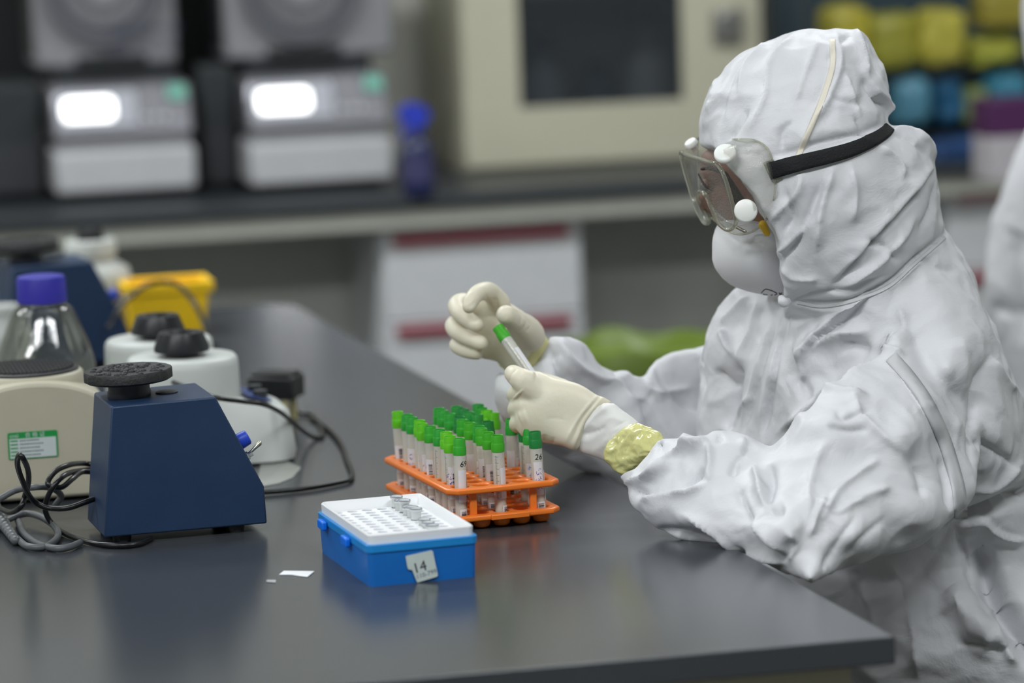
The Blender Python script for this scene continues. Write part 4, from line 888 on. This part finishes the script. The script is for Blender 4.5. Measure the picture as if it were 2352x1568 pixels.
for dy in (.07, .27):                           # thighs under the table, shins to the floor
    chain(bm, [(g_.x+.10, g_.y+dy-.04, .63, .10), (g_.x-.08, g_.y+dy, .64, .09), (g_.x-.28, g_.y+dy, .655, .075), (g_.x-.33, g_.y+dy, .60, .07), (g_.x-.32, g_.y+dy, .35, .065), (g_.x-.31, g_.y+dy, .10, .06)], 16)
    chain(bm, [(g_.x-.30, g_.y+dy, .052, .048), (g_.x-.38, g_.y+dy, .045, .043), (g_.x-.47, g_.y+dy, .038, .034)], 14)
z6 = lambda L: [(1500+x/2.178, 30+y/2.178) for x, y in L]
zt3 = lambda L: [(1580+x/3.919, 660+y/3.919) for x, y in L]
zf = lambda L: [(1400+x/3.733, 950+y/3.733) for x, y in L]
z7s = lambda L: [(1400+x/1.807, 700+y/1.807) for x, y in L]
ST = [
 # hood crown
 ('s', 16, .010, z6([(1050, 320), (1090, 390), (1150, 450), (1175, 530)])), ('v', 9, .007, z6([(1055, 325), (1110, 400), (1160, 470)])),
 ('r', 9, .005, z6([(900, 75), (930, 180), (925, 300), (850, 470), (760, 600)])), ('r', 8, .006, z6([(1010, 70), (1050, 200), (1075, 330)])), ('v', 8, .005, z6([(1060, 100), (1110, 220), (1140, 320)])),
 ('r', 7, .004, z6([(600, 130), (470, 240), (430, 420)])), ('r', 7, .0045, z6([(720, 90), (590, 240), (560, 420), (480, 590)])), ('v', 7, .0035, z6([(540, 150), (400, 300), (330, 560)])),
 ('r', 6, .0035, z6([(330, 300), (290, 430), (250, 590)])), ('v', 6, .004, z6([(480, 480), (430, 560), (380, 640)])), ('v', 7, .005, z6([(700, 540), (650, 590), (640, 690)])), ('r', 6, .004, z6([(900, 400), (800, 560), (720, 690)])),
 ('v', 7, .0045, z6([(1010, 510), (1060, 580), (1100, 620)])), ('r', 7, .004, z6([(960, 300), (1000, 420), (1040, 520)])), ('v', 6, .003, z6([(880, 420), (960, 440), (1050, 470)])), ('r', 8, .004, z6([(830, 120), (760, 300), (700, 480)])), ('v', 6, .003, z6([(870, 250), (940, 150), (1000, 100)])),
 ('v', 10, .007, z6([(575, 720), (800, 660), (1000, 610), (1180, 545)])),
 # hood, below the strap
 ('r', 9, .007, z6([(905, 770), (860, 900), (830, 1050), (820, 1200)])), ('v', 10, .007, z6([(860, 830), (790, 990), (730, 1130), (640, 1250)])), ('r', 9, .006, z6([(990, 760), (1010, 900), (1000, 1050)])),
 ('r', 10, .007, z6([(740, 800), (720, 900), (620, 1000), (590, 1050)])), ('v', 8, .006, z6([(660, 880), (700, 1010), (650, 1110)])), ('r', 8, .006, z6([(810, 1020), (740, 1100), (650, 1180), (630, 1240)])),
 ('s', 20, .012, z6([(900, 1360), (1080, 1170), (1240, 990), (1420, 770)])), ('v', 10, .007, z6([(890, 1360), (1060, 1180), (1220, 1000), (1410, 790)])), ('v', 9, .006, z6([(1440, 820), (1390, 1000), (1330, 1100)])), ('r', 9, .006, z6([(1130, 660), (1230, 760), (1240, 840)])),
 ('r', 8, .005, z6([(1180, 590), (1290, 590), (1400, 650)])), ('v', 7, .004, z6([(1190, 600), (1300, 640), (1400, 740)])), ('r', 9, .006, z6([(1320, 1010), (1200, 1180), (1080, 1290), (900, 1400)])), ('v', 8, .005, z6([(1060, 1120), (1160, 1170), (1230, 1250)])),
 ('s', 14, .007, [(2174, 534), (2150, 556), (2100, 598), (2040, 650), (1960, 683), (1890, 697), (1808, 692)]), ('v', 5, .006, [(2172, 536), (2150, 558), (2100, 600), (2040, 652), (1960, 685), (1890, 699), (1808, 694)]),
 ('v', 7, .005, z6([(690, 1440), (850, 1400), (1000, 1370), (1180, 1310)])), ('r', 9, .005, z6([(640, 1260), (700, 1320), (830, 1330)])),
 # chest
 ('s', 12, .009, zt3([(500, 1290), (600, 980), (700, 640), (840, 240)])), ('v', 7, .006, zt3([(680, 1330), (760, 800), (800, 600), (915, 220)])), ('s', 12, .008, zt3([(670, 1330), (770, 800), (920, 220)])),
 ('v', 14, .014, zt3([(440, 640), (410, 900), (360, 1290)])), ('r', 10, .008, zt3([(290, 380), (350, 500), (430, 620)])), ('r', 9, .006, zt3([(620, 120), (600, 350), (470, 600), (430, 740)])), ('v', 10, .008, zt3([(240, 740), (330, 850), (390, 920)])), ('r', 12, .007, zt3([(560, 80), (400, 250), (290, 360)])),
 ('r', 6, .005, zt3([(600, 960), (470, 1100), (390, 1270)])), ('v', 10, .010, zt3([(1010, 800), (1060, 900), (1110, 1000)])),
 ('s', 22, .016, zt3([(1050, 760), (1045, 690), (1100, 550), (1300, 380), (1500, 200), (1646, 60)])), ('v', 8, .006, zt3([(1646, 40), (1480, 190), (1290, 370), (1090, 540)])),
 ('r', 12, .010, zt3([(1050, 760), (1100, 560), (1330, 430), (1646, 400)])), ('v', 14, .010, zt3([(1380, 500), (1500, 520), (1646, 560)])),
 # upper arm
 ('r', 10, .006, z7s([(690, 540), (830, 420), (1000, 290), (1120, 215)])), ('r', 10, .007, z7s([(1190, 110), (1140, 180), (1230, 215)])), ('r', 9, .006, z7s([(830, 370), (930, 360), (1080, 380)])), ('v', 8, .005, z7s([(900, 500), (980, 520), (1080, 515)])), ('v', 7, .005, z7s([(940, 430), (980, 470), (1080, 440)])),
 ('r', 8, .006, z7s([(960, 860), (1060, 800), (1170, 752)])), ('r', 12, .006, z7s([(1000, 360), (1060, 480), (1240, 620)])), ('v', 12, .006, z7s([(1250, 620), (1290, 700), (1300, 800)])), ('v', 9, .004, z7s([(1150, 880), (1060, 960), (980, 1060)])), ('v', 9, .005, z7s([(1020, 880), (950, 980), (880, 1110)])),
 ('r', 14, .006, z7s([(900, 560), (840, 720), (820, 900)])), ('r', 8, .006, z7s([(1120, 640), (960, 760), (880, 900)])), ('v', 10, .006, z7s([(1370, 620), (1400, 720), (1415, 850)])),
 ('s', 12, .006, z7s([(1150, 210), (1280, 400), (1380, 600), (1410, 760), (1415, 910)])),
 # forearm
 ('r', 10, .010, zf([(860, 250), (600, 330), (450, 460), (300, 560)])), ('v', 10, .010, zf([(820, 480), (700, 560), (600, 640)])), ('r', 10, .010, zf([(1250, 440), (1290, 620), (1330, 790)])), ('v', 9, .010, zf([(1380, 430), (1390, 600), (1340, 780)])),
 ('v', 7, .0055, zf([(170, 640), (340, 690), (470, 685), (600, 660)])), ('r', 8, .008, zf([(120, 590), (260, 570), (420, 510), (560, 440)])), ('r', 10, .008, zf([(240, 780), (400, 700), (700, 670), (870, 590)])),
 ('r', 10, .009, zf([(600, 860), (900, 1000), (1150, 1150), (1350, 1220), (1560, 1290)])), ('s', 16, .012, zf([(1090, 610), (1160, 780), (1240, 960), (1380, 1100), (1530, 1220)])), ('v', 14, .010, zf([(1100, 600), (1190, 800), (1260, 960)])),
 ('r', 8, .008, zf([(860, 250), (870, 400), (850, 600)])), ('v', 8, .009, zf([(1180, 300), (1080, 460), (1040, 540)])), ('r', 8, .008, zf([(1140, 200), (1140, 340), (1100, 480)])), ('v', 8, .006, zf([(940, 150), (945, 250)])), ('r', 12, .007, zf([(620, 180), (700, 280), (860, 240)])),
 ('v', 12, .008, zf([(1330, 820), (1420, 830), (1500, 810)])), ('r', 9, .007, zf([(1700, 1060), (1760, 900), (1860, 700)])), ('v', 16, .010, zf([(420, 1000), (700, 1060), (1000, 1130)])), ('r', 8, .006, zf([(1560, 1290), (1600, 1100), (1500, 1000)])),
 # waist, hip
 ('v', 16, .020, [(2190, 1200), (2240, 1185), (2300, 1160), (2352, 1135), (2400, 1120)]), ('s', 14, .014, [(2360, 1238), (2300, 1222), (2262, 1192), (2205, 1208)]), ('b', 30, -.022, [(2235, 1235), (2270, 1330), (2330, 1440), (2400, 1540)]), ('b', 40, .014, [(2180, 1350), (2230, 1420), (2300, 1500)]),
 ('v', 10, .008, [(2190, 1200), (2230, 1330), (2280, 1430)]), ('r', 10, .008, [(2285, 1410), (2310, 1490), (2340, 1530)]), ('v', 10, .007, [(2200, 1475), (2250, 1480), (2310, 1495)]), ('v', 12, .006, [(1960, 1310), (1990, 1400), (2010, 1440)]), ('r', 14, .007, [(2050, 1290), (2090, 1420), (2110, 1560)]),
 ('v', 14, .008, [(2275, 815), (2245, 890), (2235, 990), (2240, 1080)]), ('r', 10, .006, [(2275, 820), (2310, 880), (2340, 900)]), ('v', 10, .005, [(2235, 1010), (2290, 1040), (2350, 1080)]), ('r', 10, .006, [(2240, 1130), (2290, 1120), (2352, 1060)]), ('v', 8, .004, [(2100, 590), (2150, 610), (2200, 625)]),
 ('r', 16, .006, [(2060, 700), (2080, 760), (2040, 800)]),
 # far sleeve
 ('v', 14, .010, [(1405, 852), (1470, 900), (1500, 980), (1520, 1040)]), ('r', 12, .007, [(1275, 775), (1310, 830), (1380, 870), (1460, 880)]), ('v', 10, .006, [(1260, 800), (1290, 860), (1300, 900)]), ('v', 10, .006, [(1500, 830), (1540, 900), (1600, 950)]), ('r', 10, .006, [(1440, 850), (1500, 900), (1590, 890)]), ('v', 10, .006, [(1600, 800), (1610, 880), (1600, 960)]),
]
ST = [(k_, w_*.8, h_*1.35, p_) for k_, w_, h_, p_ in ST]
cov = sculpt('coverall', bm, suit, None, .0026, ST, cr=[(.0040, .085, 1, .03), (.0018, .035, 2, .012)], sm=5, post=1)
def wc(o):                                        # world-space mesh adopted by the person
    o.parent = me_; o.matrix_parent_inverse = Matrix.Translation(-Vector((g_.x, g_.y, 0))); return o
wc(cov)
def wp(o, par): o.parent = par; o.matrix_parent_inverse = Matrix(); return o
tape = suit_mat('seam_tape_grey', '#c2c3c5', .4); tapec = mat('seam_cream', '#dcd6c6', .5)
wp(ribbon('shoulder_seam_tape', [(2046, 818), (2090, 868), (2132, 930), (2165, 1000), (2188, 1070), (2203, 1130), (2208, 1190)], 30, cov, tape, None), cov)
wp(ribbon('hood_seam_tape', [(1912, 90), (1912, 150), (1895, 210), (1872, 270), (1850, 320), (1832, 362)], 13, cov, tapec, None, off=.0008), cov)
wp(ribbon('neck_seam_tape', [(1830, 694), (1890, 703), (1960, 690), (2040, 658), (2100, 606), (2150, 563), (2170, 545)], 8, cov, tape, None, off=.001), cov)
# mask
maskm = mat('mask_white', '#dddddf', .75, var=.01, bump=.15, bscale=700)
bm = nb(); inflate(bm, [(1655, 500), (1641, 520), (1634, 545), (1631, 578), (1634, 604), (1646, 628), (1662, 646), (1688, 662), (1720, 673), (1760, 681), (1805, 686), (1830, 660), (1830, 600), (1810, 540), (1770, 505), (1720, 495)], [(1640, 570, 3.79), (1700, 600, 3.785), (1760, 640, 3.785), (1800, 600, 3.79)], 1.9, 4)
msk = wc(sculpt('mask', bm, maskm, None, .0022, [('r', 5, .0008, [(1650, 520), (1720, 512), (1790, 545)])], sm=8))
inkp = mat('marker_black', '#18181c', .5)
for q in ([(1748, 673), (1760, 664), (1784, 673), (1779, 678)], [(1752, 675), (1757, 676.5), (1763, 677)], [(1770, 678), (1775, 677)], [(1790, 677), (1796, 672)], [(1789, 672), (1797, 679)]):
    try: wp(ribbon('printed_mark', q, 2.2, msk, inkp, None, off=.0004, th=.0002, n=4), msk)
    except Exception as ex: print('mark', ex)
a, b = P(1688, 520, 3.715), P(1712, 532, 3.712); bm = nb(); chain(bm, [tuple(a)+(.0016,), tuple(b)+(.0016,)], 10); wc(obj('nose_clip', bm, chrome, None, 180))
bm = nb(); chain(bm, [tuple(P(1752, 516, 3.705))+(.0045,), tuple(P(1762, 535, 3.706))+(.0035,)], 10); wc(obj('mask_strap', bm, mat('strap_yellow', '#c9a42a', .5), None, 180))
bm = nb(); chain(bm, [tuple(P(1795, 686, 3.70))+(.004,), tuple(P(1800, 694, 3.695))+(.0055,), tuple(P(1808, 692, 3.70))+(.004,)], 12); wc(obj('zip_pull', bm, suit, None, 180))
# head inside the hood
bm = nb()
inflate(bm, [(1640, 335), (1612, 345), (1604, 375), (1603, 400), (1612, 420), (1606, 440), (1598, 462), (1600, 480), (1616, 492), (1640, 505), (1660, 590), (1720, 640), (1860, 640), (1960, 500), (2000, 300), (1960, 170), (1850, 120), (1740, 150), (1680, 220)], [(1650, 420, 3.79), (1800, 350, 3.79), (1720, 600, 3.81), (1800, 560, 3.81)], .74, 5)
chain(bm, [tuple(P(1860, 560, 3.79))+(.055,), tuple(P(1960, 720, 3.80))+(.055,)], 14)
c = P(1628, 424, 3.742); head = wc(sculpt('head', bm, skin, None, .003, [('v', 12, .006, [(1612, 425), (1635, 425), (1660, 432)]), ('r', 8, .004, [(1606, 398), (1640, 396), (1670, 405)])], sm=5))
for nm, pts in (('eyebrow', [(1612, 388, 3.752, .0016), (1630, 386, 3.737, .0024), (1652, 394, 3.727, .0018), (1662, 402, 3.725, .001)]), ('eyelashes', [(1604, 400, 3.757, .0008), (1618, 424, 3.742, .0012), (1634, 436, 3.733, .0012)]), ('sideburn', [(1664, 402, 3.724, .004), (1684, 440, 3.724, .006), (1702, 470, 3.724, .006), (1718, 500, 3.728, .004)])):
    bm = nb(); chain(bm, [tuple(P(x, y, Y))+(rr,) for x, y, Y, rr in pts], 10); o = obj(nm, bm, hairm, None, 180); wp(o, head)
for x, y, Y, rr, m_ in ((1626, 428, 3.776, .0085, mat('eyelid_skin', '#7c5547', .5)), (1620, 430, 3.7735, .0062, mat('iris_dark', '#1a1210', .1))):
    bm = nb(); bmesh.ops.create_uvsphere(bm, u_segments=24, v_segments=16, radius=rr); o = obj('eyelid' if rr > .007 else 'eye', bm, m_, None, 180); o.data.transform(Matrix.Translation(P(x, y, Y))); wp(o, head)
# goggles
clear = clear_mat('goggle_plastic', (.97, .97, .94, 1), .08, .03, .42); rimm = mat('goggle_rim', '#dfe0d0', .06, trans=.9, ior=1.33, var=0, spec=.6); lensm = clear_mat('goggle_lens', (.86, .88, .88, 1), .03, .02, .35)
LP = [(1564, 350, 3.845), (1590, 360, 3.80), (1626, 371, 3.725), (1648, 378, 3.702), (1662, 402, 3.694), (1676, 445, 3.69), (1687, 490, 3.69), (1690, 514, 3.692), (1672, 528, 3.70), (1650, 512, 3.715), (1634, 478, 3.735), (1620, 447, 3.752), (1606, 440, 3.768), (1603, 455, 3.782), (1616, 485, 3.79), (1628, 508, 3.80), (1618, 511, 3.815), (1600, 480, 3.83), (1584, 430, 3.84), (1571, 385, 3.845)]
def closed(L, n): 
    q = crom(list(L)+[L[0]], n)[:-1]; return [P(x, y, Y) for x, y, Y in q]
lo = closed(LP, 4); bm = nb(); tube(bm, lo+[lo[0], lo[1]], .0022, 10, cap=False); gg = wc(obj('goggles', bm, rimm, None, 180))
bvh = BVHTree.FromPolygons([v.co[:] for v in cov.data.vertices], [p.vertices[:] for p in cov.data.polygons])
def hit(x, y, off, Ymax): 
    o_ = Vector((0, 0, CZ)); d = Vector(ray(x, y)).normalized(); h = bvh.ray_cast(o_, d); return min(h[0].y-off, Ymax) if h[0] else Ymax
FPp = [(1602, 318, 3.85), (1640, 316, 3.79), (1690, 320, 0), (1732, 322, 0), (1760, 338, 0), (1774, 368, 0), (1780, 410, 0), (1778, 455, 0), (1762, 500, 0), (1735, 528, 0), (1706, 538, 3.72), (1680, 534, 3.735), (1660, 520, 3.75), (1640, 505, 3.775), (1634, 500, 3.79), (1630, 505, 3.80), (1625, 505, 3.81), (1612, 470, 3.84), (1606, 420, 3.85), (1603, 370, 3.855)]
FPp = [(x, y, Y or hit(x, y, .002, 3.735)) for x, y, Y in FPp]
MP = []
for a_, b_ in zip(LP, FPp):
    m_ = [(a_[k]+b_[k])/2 for k in range(3)]; near = max(0, min(1, (3.78-m_[2])/.08)); MP.append((m_[0], m_[1]-2, m_[2]-.022*near))
loops = [closed(L, 4) for L in (LP, [(a[0]*.6+b[0]*.4, a[1]*.6+b[1]*.4, a[2]*.6+b[2]*.4) for a, b in zip(LP, MP)], MP, [(a[0]*.5+b[0]*.5, a[1]*.5+b[1]*.5, min(a[2], b[2]+.004)) for a, b in zip(FPp, MP)], FPp)]
bm = nb(); VV = [[bm.verts.new(v) for v in L] for L in loops]
for A_1, B_1 in zip(VV, VV[1:]):
    for i in range(len(A_1)): bm.faces.new((A_1[i], A_1[(i+1) % len(A_1)], B_1[(i+1) % len(A_1)], B_1[i]))
wp(obj('soft_skirt', bm, clear, None, 180), gg)
bm = nb(); tube(bm, loops[-1]+[loops[-1][0]], .0011, 8, cap=False); wp(obj('skirt_edge', bm, rimm, None, 180), gg)
bm = nb(); vv = [bm.verts.new(v) for v in lo]; bmesh.ops.triangle_fill(bm, use_beauty=True, edges=[bm.edges.new((vv[i], vv[(i+1) % len(vv)])) for i in range(len(vv))]); wp(obj('lens', bm, lensm, None, 180), gg)
vent = mat('vent_white', '#eceeea', .35, sss=.2, var=.01)
def vent_cap(px, py, Y, rpx, axis, th=.005):
    c = P(px, py, Y); a = Vector(axis).normalized(); R_ = rpx*Y/F; q = Vector((0, 0, 1)).rotation_difference(a).to_matrix().to_4x4()
    wp(obj('vent_cap', lathe(nb(), [(0, -.008), (R_*.5, -.008), (R_*.5, 0), (R_*.98, 0), (R_, .0012), (R_*.98, th*.7), (R_*.85, th), (0, th*.92)], 36, Matrix.Translation(c) @ q), vent, None, 50), gg)
vent_cap(1666, 355, 3.692, 26, (-.2, -.72, .68)); vent_cap(1713, 484, 3.668, 27, (-.05, -1, .12)); vent_cap(1590, 333, 3.83, 16, (-.5, -.3, .8)); 
sr = mat('strap_black', '#131315', .8, bump=.6, bscale=500)
bk = nb(); cs = [P(x, y, Y) for x, y, Y in ((1752, 374, 3.672), (1776, 366, 3.672), (1800, 414, 3.672), (1774, 420, 3.672))]
A0 = [bk.verts.new(v) for v in cs]; A1 = [bk.verts.new(v+Vector((0, .004, 0))) for v in cs]; bk.faces.new(A0); bk.faces.new(A1[::-1])
for i in range(4): bk.faces.new((A0[i], A0[(i+1) % 4], A1[(i+1) % 4], A1[i]))
wp(obj('strap_tab', bk, rimm, None, 30, bevel=.001), gg)
wc(ribbon('goggle_strap', [(1766, 393, 40), (1800, 384, 38), (1850, 371, 36), (1900, 359, 35), (1950, 345, 33), (1990, 329, 31), (2018, 314, 29), (2036, 301, 28), (2044, 291, 26)], 36, cov, sr, None, off=.0035, th=.0022))

# gloves
def PX(L): return [tuple(P(x, y, Y))+(rr,) for x, y, Y, rr in L]
zn = lambda L: [(1120+x/4.611, 780+y/4.611) for x, y in L]
bm = nb()
inflate(bm, [(1176, 880), (1178, 858), (1192, 846), (1215, 849), (1241, 851), (1272, 864), (1300, 870), (1337, 882), (1372, 904), (1382, 907), (1392, 911), (1410, 923), (1390, 948), (1358, 985), (1338, 1018), (1328, 1037), (1312, 1036), (1294, 1027), (1262, 1021), (1225, 1012), (1200, 1006), (1189, 995), (1182, 975), (1180, 953), (1179, 920)], [(1180, 880, 3.715), (1280, 940, 3.70), (1390, 930, 3.69), (1320, 1030, 3.68), (1190, 990, 3.70)], .66, 3)
chain(bm, PX([(1235, 900, 3.700, .015), (1203, 876, 3.698, .0125), (1181, 860, 3.708, .0098), (1180, 858, 3.73, .0088), (1196, 862, 3.755, .008)]), 16)
for y_, k_ in ((905, 0), (938, .3), (972, .9)): chain(bm, PX([(1205+k_*6, y_-8, 3.70, .0105), (1186+k_*5, y_, 3.715, .0095), (1185+k_*8, y_+4, 3.74, .0085), (1210+k_*6, y_+4, 3.765, .0075)]), 14)
chain(bm, PX([(1290, 900, 3.735, .014), (1250, 880, 3.765, .011), (1220, 868, 3.775, .0085), (1203, 864, 3.772, .0075)]), 14)
GS = [('b', 12, .0022, [(1188, 904), (1192, 908)]), ('b', 14, .0018, [(1196, 860), (1230, 862)]), ('r', 3, .0018, zn([(1180, 577), (1080, 680), (950, 850), (815, 1100)])), ('v', 3, .0015, zn([(1215, 590), (1110, 700), (990, 860), (870, 1120)])), ('r', 3.5, .0020, zn([(1240, 590), (1130, 710), (1010, 880), (905, 1150)])), ('v', 3, .0012, zn([(1290, 625), (1180, 740), (1050, 920), (930, 1170)])),
      ('v', 3, .0008, zn([(540, 1060), (545, 1010)])), ('v', 3, .0009, zn([(600, 1080), (610, 1000)])), ('v', 3, .0008, zn([(690, 1100), (700, 1030)])), ('v', 4, .0010, zn([(330, 290), (250, 370), (225, 470)])), ('b', 16, .0015, zn([(330, 830), (420, 800)])), ('v', 4, .0006, zn([(820, 850), (700, 830), (600, 850)]))]
gl = wc(sculpt('glove', bm, latex, None, .0014, GS, sm=7)); gl['label'] = 'cream latex glove on the nearer hand, back of hand showing'
bm = nb(); inflate(bm, [(1328, 960), (1370, 930), (1405, 923), (1430, 938), (1458, 958), (1482, 980), (1516, 1004), (1500, 1040), (1450, 1078), (1420, 1080), (1400, 1066), (1376, 1054), (1350, 1046), (1326, 1036), (1310, 1010)], [(1340, 1000, 3.69), (1450, 1010, 3.67)], .50, 3)
wc(sculpt('inner_cuff', bm, mat('inner_glove', '#e0e0dc', .5, bump=.2, bscale=90), None, .0018, [('v', 5, .002, zn([(1000, 1010), (1180, 960), (1260, 900)])), ('r', 6, .0025, zn([(1300, 680), (1100, 850), (1000, 1000)])), ('r', 5, .002, zn([(1450, 900), (1300, 990), (1200, 1180)])), ('v', 5, .002, zn([(1500, 850), (1400, 900), (1240, 1060)]))], cr=[(.0012, .02, 9, .006)], sm=3))
ytape = mat('yellow_tape', '#ecea9c', .12, spec=1, coat=1, var=.08, vscale=70, alpha=.85, bump=.5, bscale=120)
bm = nb(); inflate(bm, [(1440, 972), (1462, 964), (1482, 974), (1502, 983), (1524, 995), (1540, 1030), (1500, 1060), (1440, 1092), (1416, 1088), (1402, 1074), (1386, 1056), (1382, 1040), (1392, 1018), (1412, 995)], [(1420, 1030, 3.668), (1500, 1020, 3.65)], .68, 3)
wc(sculpt('wrist_tape', bm, ytape, None, .0016, [('v', 3, .0018, zn([(1480, 1000), (1360, 1150), (1330, 1330)])), ('r', 3, .002, zn([(1540, 960), (1420, 1120), (1370, 1300)])), ('v', 3, .0015, zn([(1640, 960), (1540, 1060), (1450, 1200)]))], cr=[(.0016, .016, 4, .01), (.0008, .007, 6, .005)], sm=3))
# far glove
zh = lambda x, y: (1010+x/6.03, 640+y/6.03)
def HX(L): return [tuple(P(*zh(x, y), Y))+(rr,) for x, y, Y, rr in L]
bm = nb()
inflate(bm, [zh(*p) for p in ((640, 110), (760, 150), (870, 250), (1090, 385), (1200, 465), (1300, 560), (1370, 700), (1340, 900), (1250, 1080), (1120, 1220), (900, 1250), (780, 1165), (640, 1130), (480, 1090), (360, 1000), (300, 800), (300, 560), (400, 330), (520, 180))], [zh(700, 500)+(3.885,), zh(1200, 800)+(3.875,), zh(500, 900)+(3.89,)], .42, 3)
chain(bm, HX([(830, 330, 3.875, .0115), (700, 190, 3.862, .0105), (600, 175, 3.845, .0098), (500, 220, 3.832, .0088), (430, 320, 3.822, .0082), (408, 385, 3.818, .0076)]), 16)
chain(bm, HX([(520, 420, 3.885, .0105), (330, 330, 3.880, .0105), (240, 370, 3.868, .0100), (270, 460, 3.855, .0092), (390, 560, 3.842, .0088), (505, 640, 3.832, .0082)]), 16)
chain(bm, HX([(480, 700, 3.890, .0105), (290, 620, 3.885, .0100), (195, 650, 3.872, .0098), (250, 740, 3.858, .0092), (400, 820, 3.845, .0088), (570, 892, 3.835, .0082)]), 16)
chain(bm, HX([(520, 980, 3.890, .0095), (330, 900, 3.885, .0090), (240, 915, 3.875, .0086), (290, 965, 3.862, .0080), (400, 1010, 3.852, .0076), (520, 1035, 3.844, .0068)]), 16)
chain(bm, HX([(1230, 790, 3.862, .018), (1150, 690, 3.848, .0165), (1060, 600, 3.832, .0125), (980, 545, 3.820, .0110), (915, 500, 3.812, .0105)]), 18)
FS = [('v', 3, .0014, [zh(*p) for p in ((790, 260), (800, 350), (810, 430))]), ('v', 3, .0010, [zh(*p) for p in ((740, 250), (770, 360), (790, 460))]), ('v', 3, .0012, [zh(*p) for p in ((1060, 420), (1140, 500), (1120, 640))]), ('v', 3, .0012, [zh(*p) for p in ((1150, 480), (1210, 580), (1150, 700), (1040, 740))]), ('v', 3, .0010, [zh(*p) for p in ((1220, 560), (1260, 650), (1200, 740))]),
      ('v', 2.5, .0008, [zh(*p) for p in ((640, 200), (660, 280), (620, 340))]), ('v', 3, .0008, [zh(*p) for p in ((380, 380), (440, 370), (500, 310))]), ('r', 3, .0008, [zh(*p) for p in ((350, 300), (400, 230), (470, 170))])]
gl2 = wc(sculpt('glove', bm, latex, None, .0013, FS, sm=4)); gl2['label'] = 'cream latex glove on the raised far hand, fingers curled'
bm = nb(); inflate(bm, [(1222, 726), (1238, 733), (1246, 748), (1266, 786), (1278, 798), (1262, 810), (1236, 838), (1212, 854), (1168, 858), (1150, 848), (1136, 828), (1160, 815), (1200, 790)], [(1240, 780, 3.885), (1180, 840, 3.885)], .5, 3)
wc(sculpt('glove_cuff', bm, latexy, None, .0015, [('v', 3, .0012, [(1232, 740), (1240, 790), (1210, 840)])], cr=[(.001, .02, 12, .005)], sm=4))
# tube held between the hands
tp = P(1143, 751, 3.80); bt = P(1216, 858, 3.772); d = (tp-bt).normalized(); base = tp-d*(HB+HC)
held = sample_tube('green-capped sample tube held between the two gloved hands, out of the rack', (0, 0, 0), 0, GREENS[0], 5, None, 'lt', .5, grp=None)
qr = Vector((0, 0, 1)).rotation_difference(d); held.rotation_mode = 'QUATERNION'; held.rotation_quaternion = qr @ Matrix.Rotation(.55, 3, 'Z').to_quaternion(); held.location = base
if 'group' in held: del held['group']
# stool under the person
def stool(label, x, y, zs):
    t = thing('lab_stool', label, 'stool', (x, y, 0), 0); sm_ = mat('stool_black', '#1c1d1f', .5)
    obj('seat', lathe(nb(), [(0, zs-.06), (.15, zs-.06), (.17, zs-.04), (.17, zs-.015), (.15, zs), (0, zs)], 40), sm_, t)
    obj('column', lathe(nb(), [(.025, .10), (.025, zs-.061)], 20), chrome, t)
    for k in range(5):
        a = 2*pi*k/5+.3; bm = nb(); tube(bm, [(0, 0, .11), (.13*math.cos(a), .13*math.sin(a), .08), (.25*math.cos(a), .25*math.sin(a), .05)], .014, 10); obj('leg', bm, sm_, t, 180)
        obj('castor', lathe(nb(), [(0, 0), (.02, .004), (.025, .02), (.02, .036), (0, .04)], 14, Matrix.Translation((.25*math.cos(a), .25*math.sin(a), 0))), sm_, t)
stool('black lab stool under the person working at the table', g_.x+.06, g_.y+.10, .515)

# ------------------------------------------------------------------ second suited person, further back at the right edge
Y2 = 4.95; g2 = P(2560, 1200, Y2)
p2 = thing('person', 'white-suited person further back, cut off by the right edge of the frame', 'person', (g2.x, g2.y, 0), 0)
def wq(o): o.parent = p2; o.matrix_parent_inverse = Matrix.Translation(-Vector((g2.x, g2.y, 0))); return o
bm = nb()
inflate(bm, [(2420, 215), (2372, 262), (2335, 312), (2300, 400), (2272, 500), (2256, 600), (2254, 680), (2268, 770), (2296, 850), (2322, 930), (2344, 1020), (2352, 1150), (2360, 1340), (2480, 1420), (2760, 1420), (2840, 1200), (2850, 700), (2740, 330), (2600, 230)], [(2350, 500, Y2), (2500, 900, Y2)], .62, 9)
chain(bm, [tuple(P(2540, 250, Y2))+(.07,), tuple(P(2540, 120, Y2))+(.11,), tuple(P(2545, 20, Y2))+(.115,)], 20)
for dy in (-.10, .10): chain(bm, [(g2.x, g2.y+dy, .60, .10), (g2.x+.38, g2.y+dy, .60, .08), (g2.x+.40, g2.y+dy, .35, .065), (g2.x+.39, g2.y+dy, .09, .055), (g2.x+.48, g2.y+dy, .05, .04)], 16)
wq(sculpt('coverall', bm, suit, None, .007, [('v', 18, .012, [(2330, 520), (2345, 650), (2340, 800)]), ('v', 16, .010, [(2270, 700), (2310, 720), (2380, 715)])], cr=[(.006, .10, 3, .03)], sm=5))
bm = nb(); chain(bm, [tuple(P(2600, 130, Y2-.02))+(.06,), tuple(P(2612, 60, Y2-.02))+(.065,)], 16); wq(obj('head', bm, skin, None, 180))
stool('black lab stool under the second suited person at the right edge', g2.x, g2.y, .49)
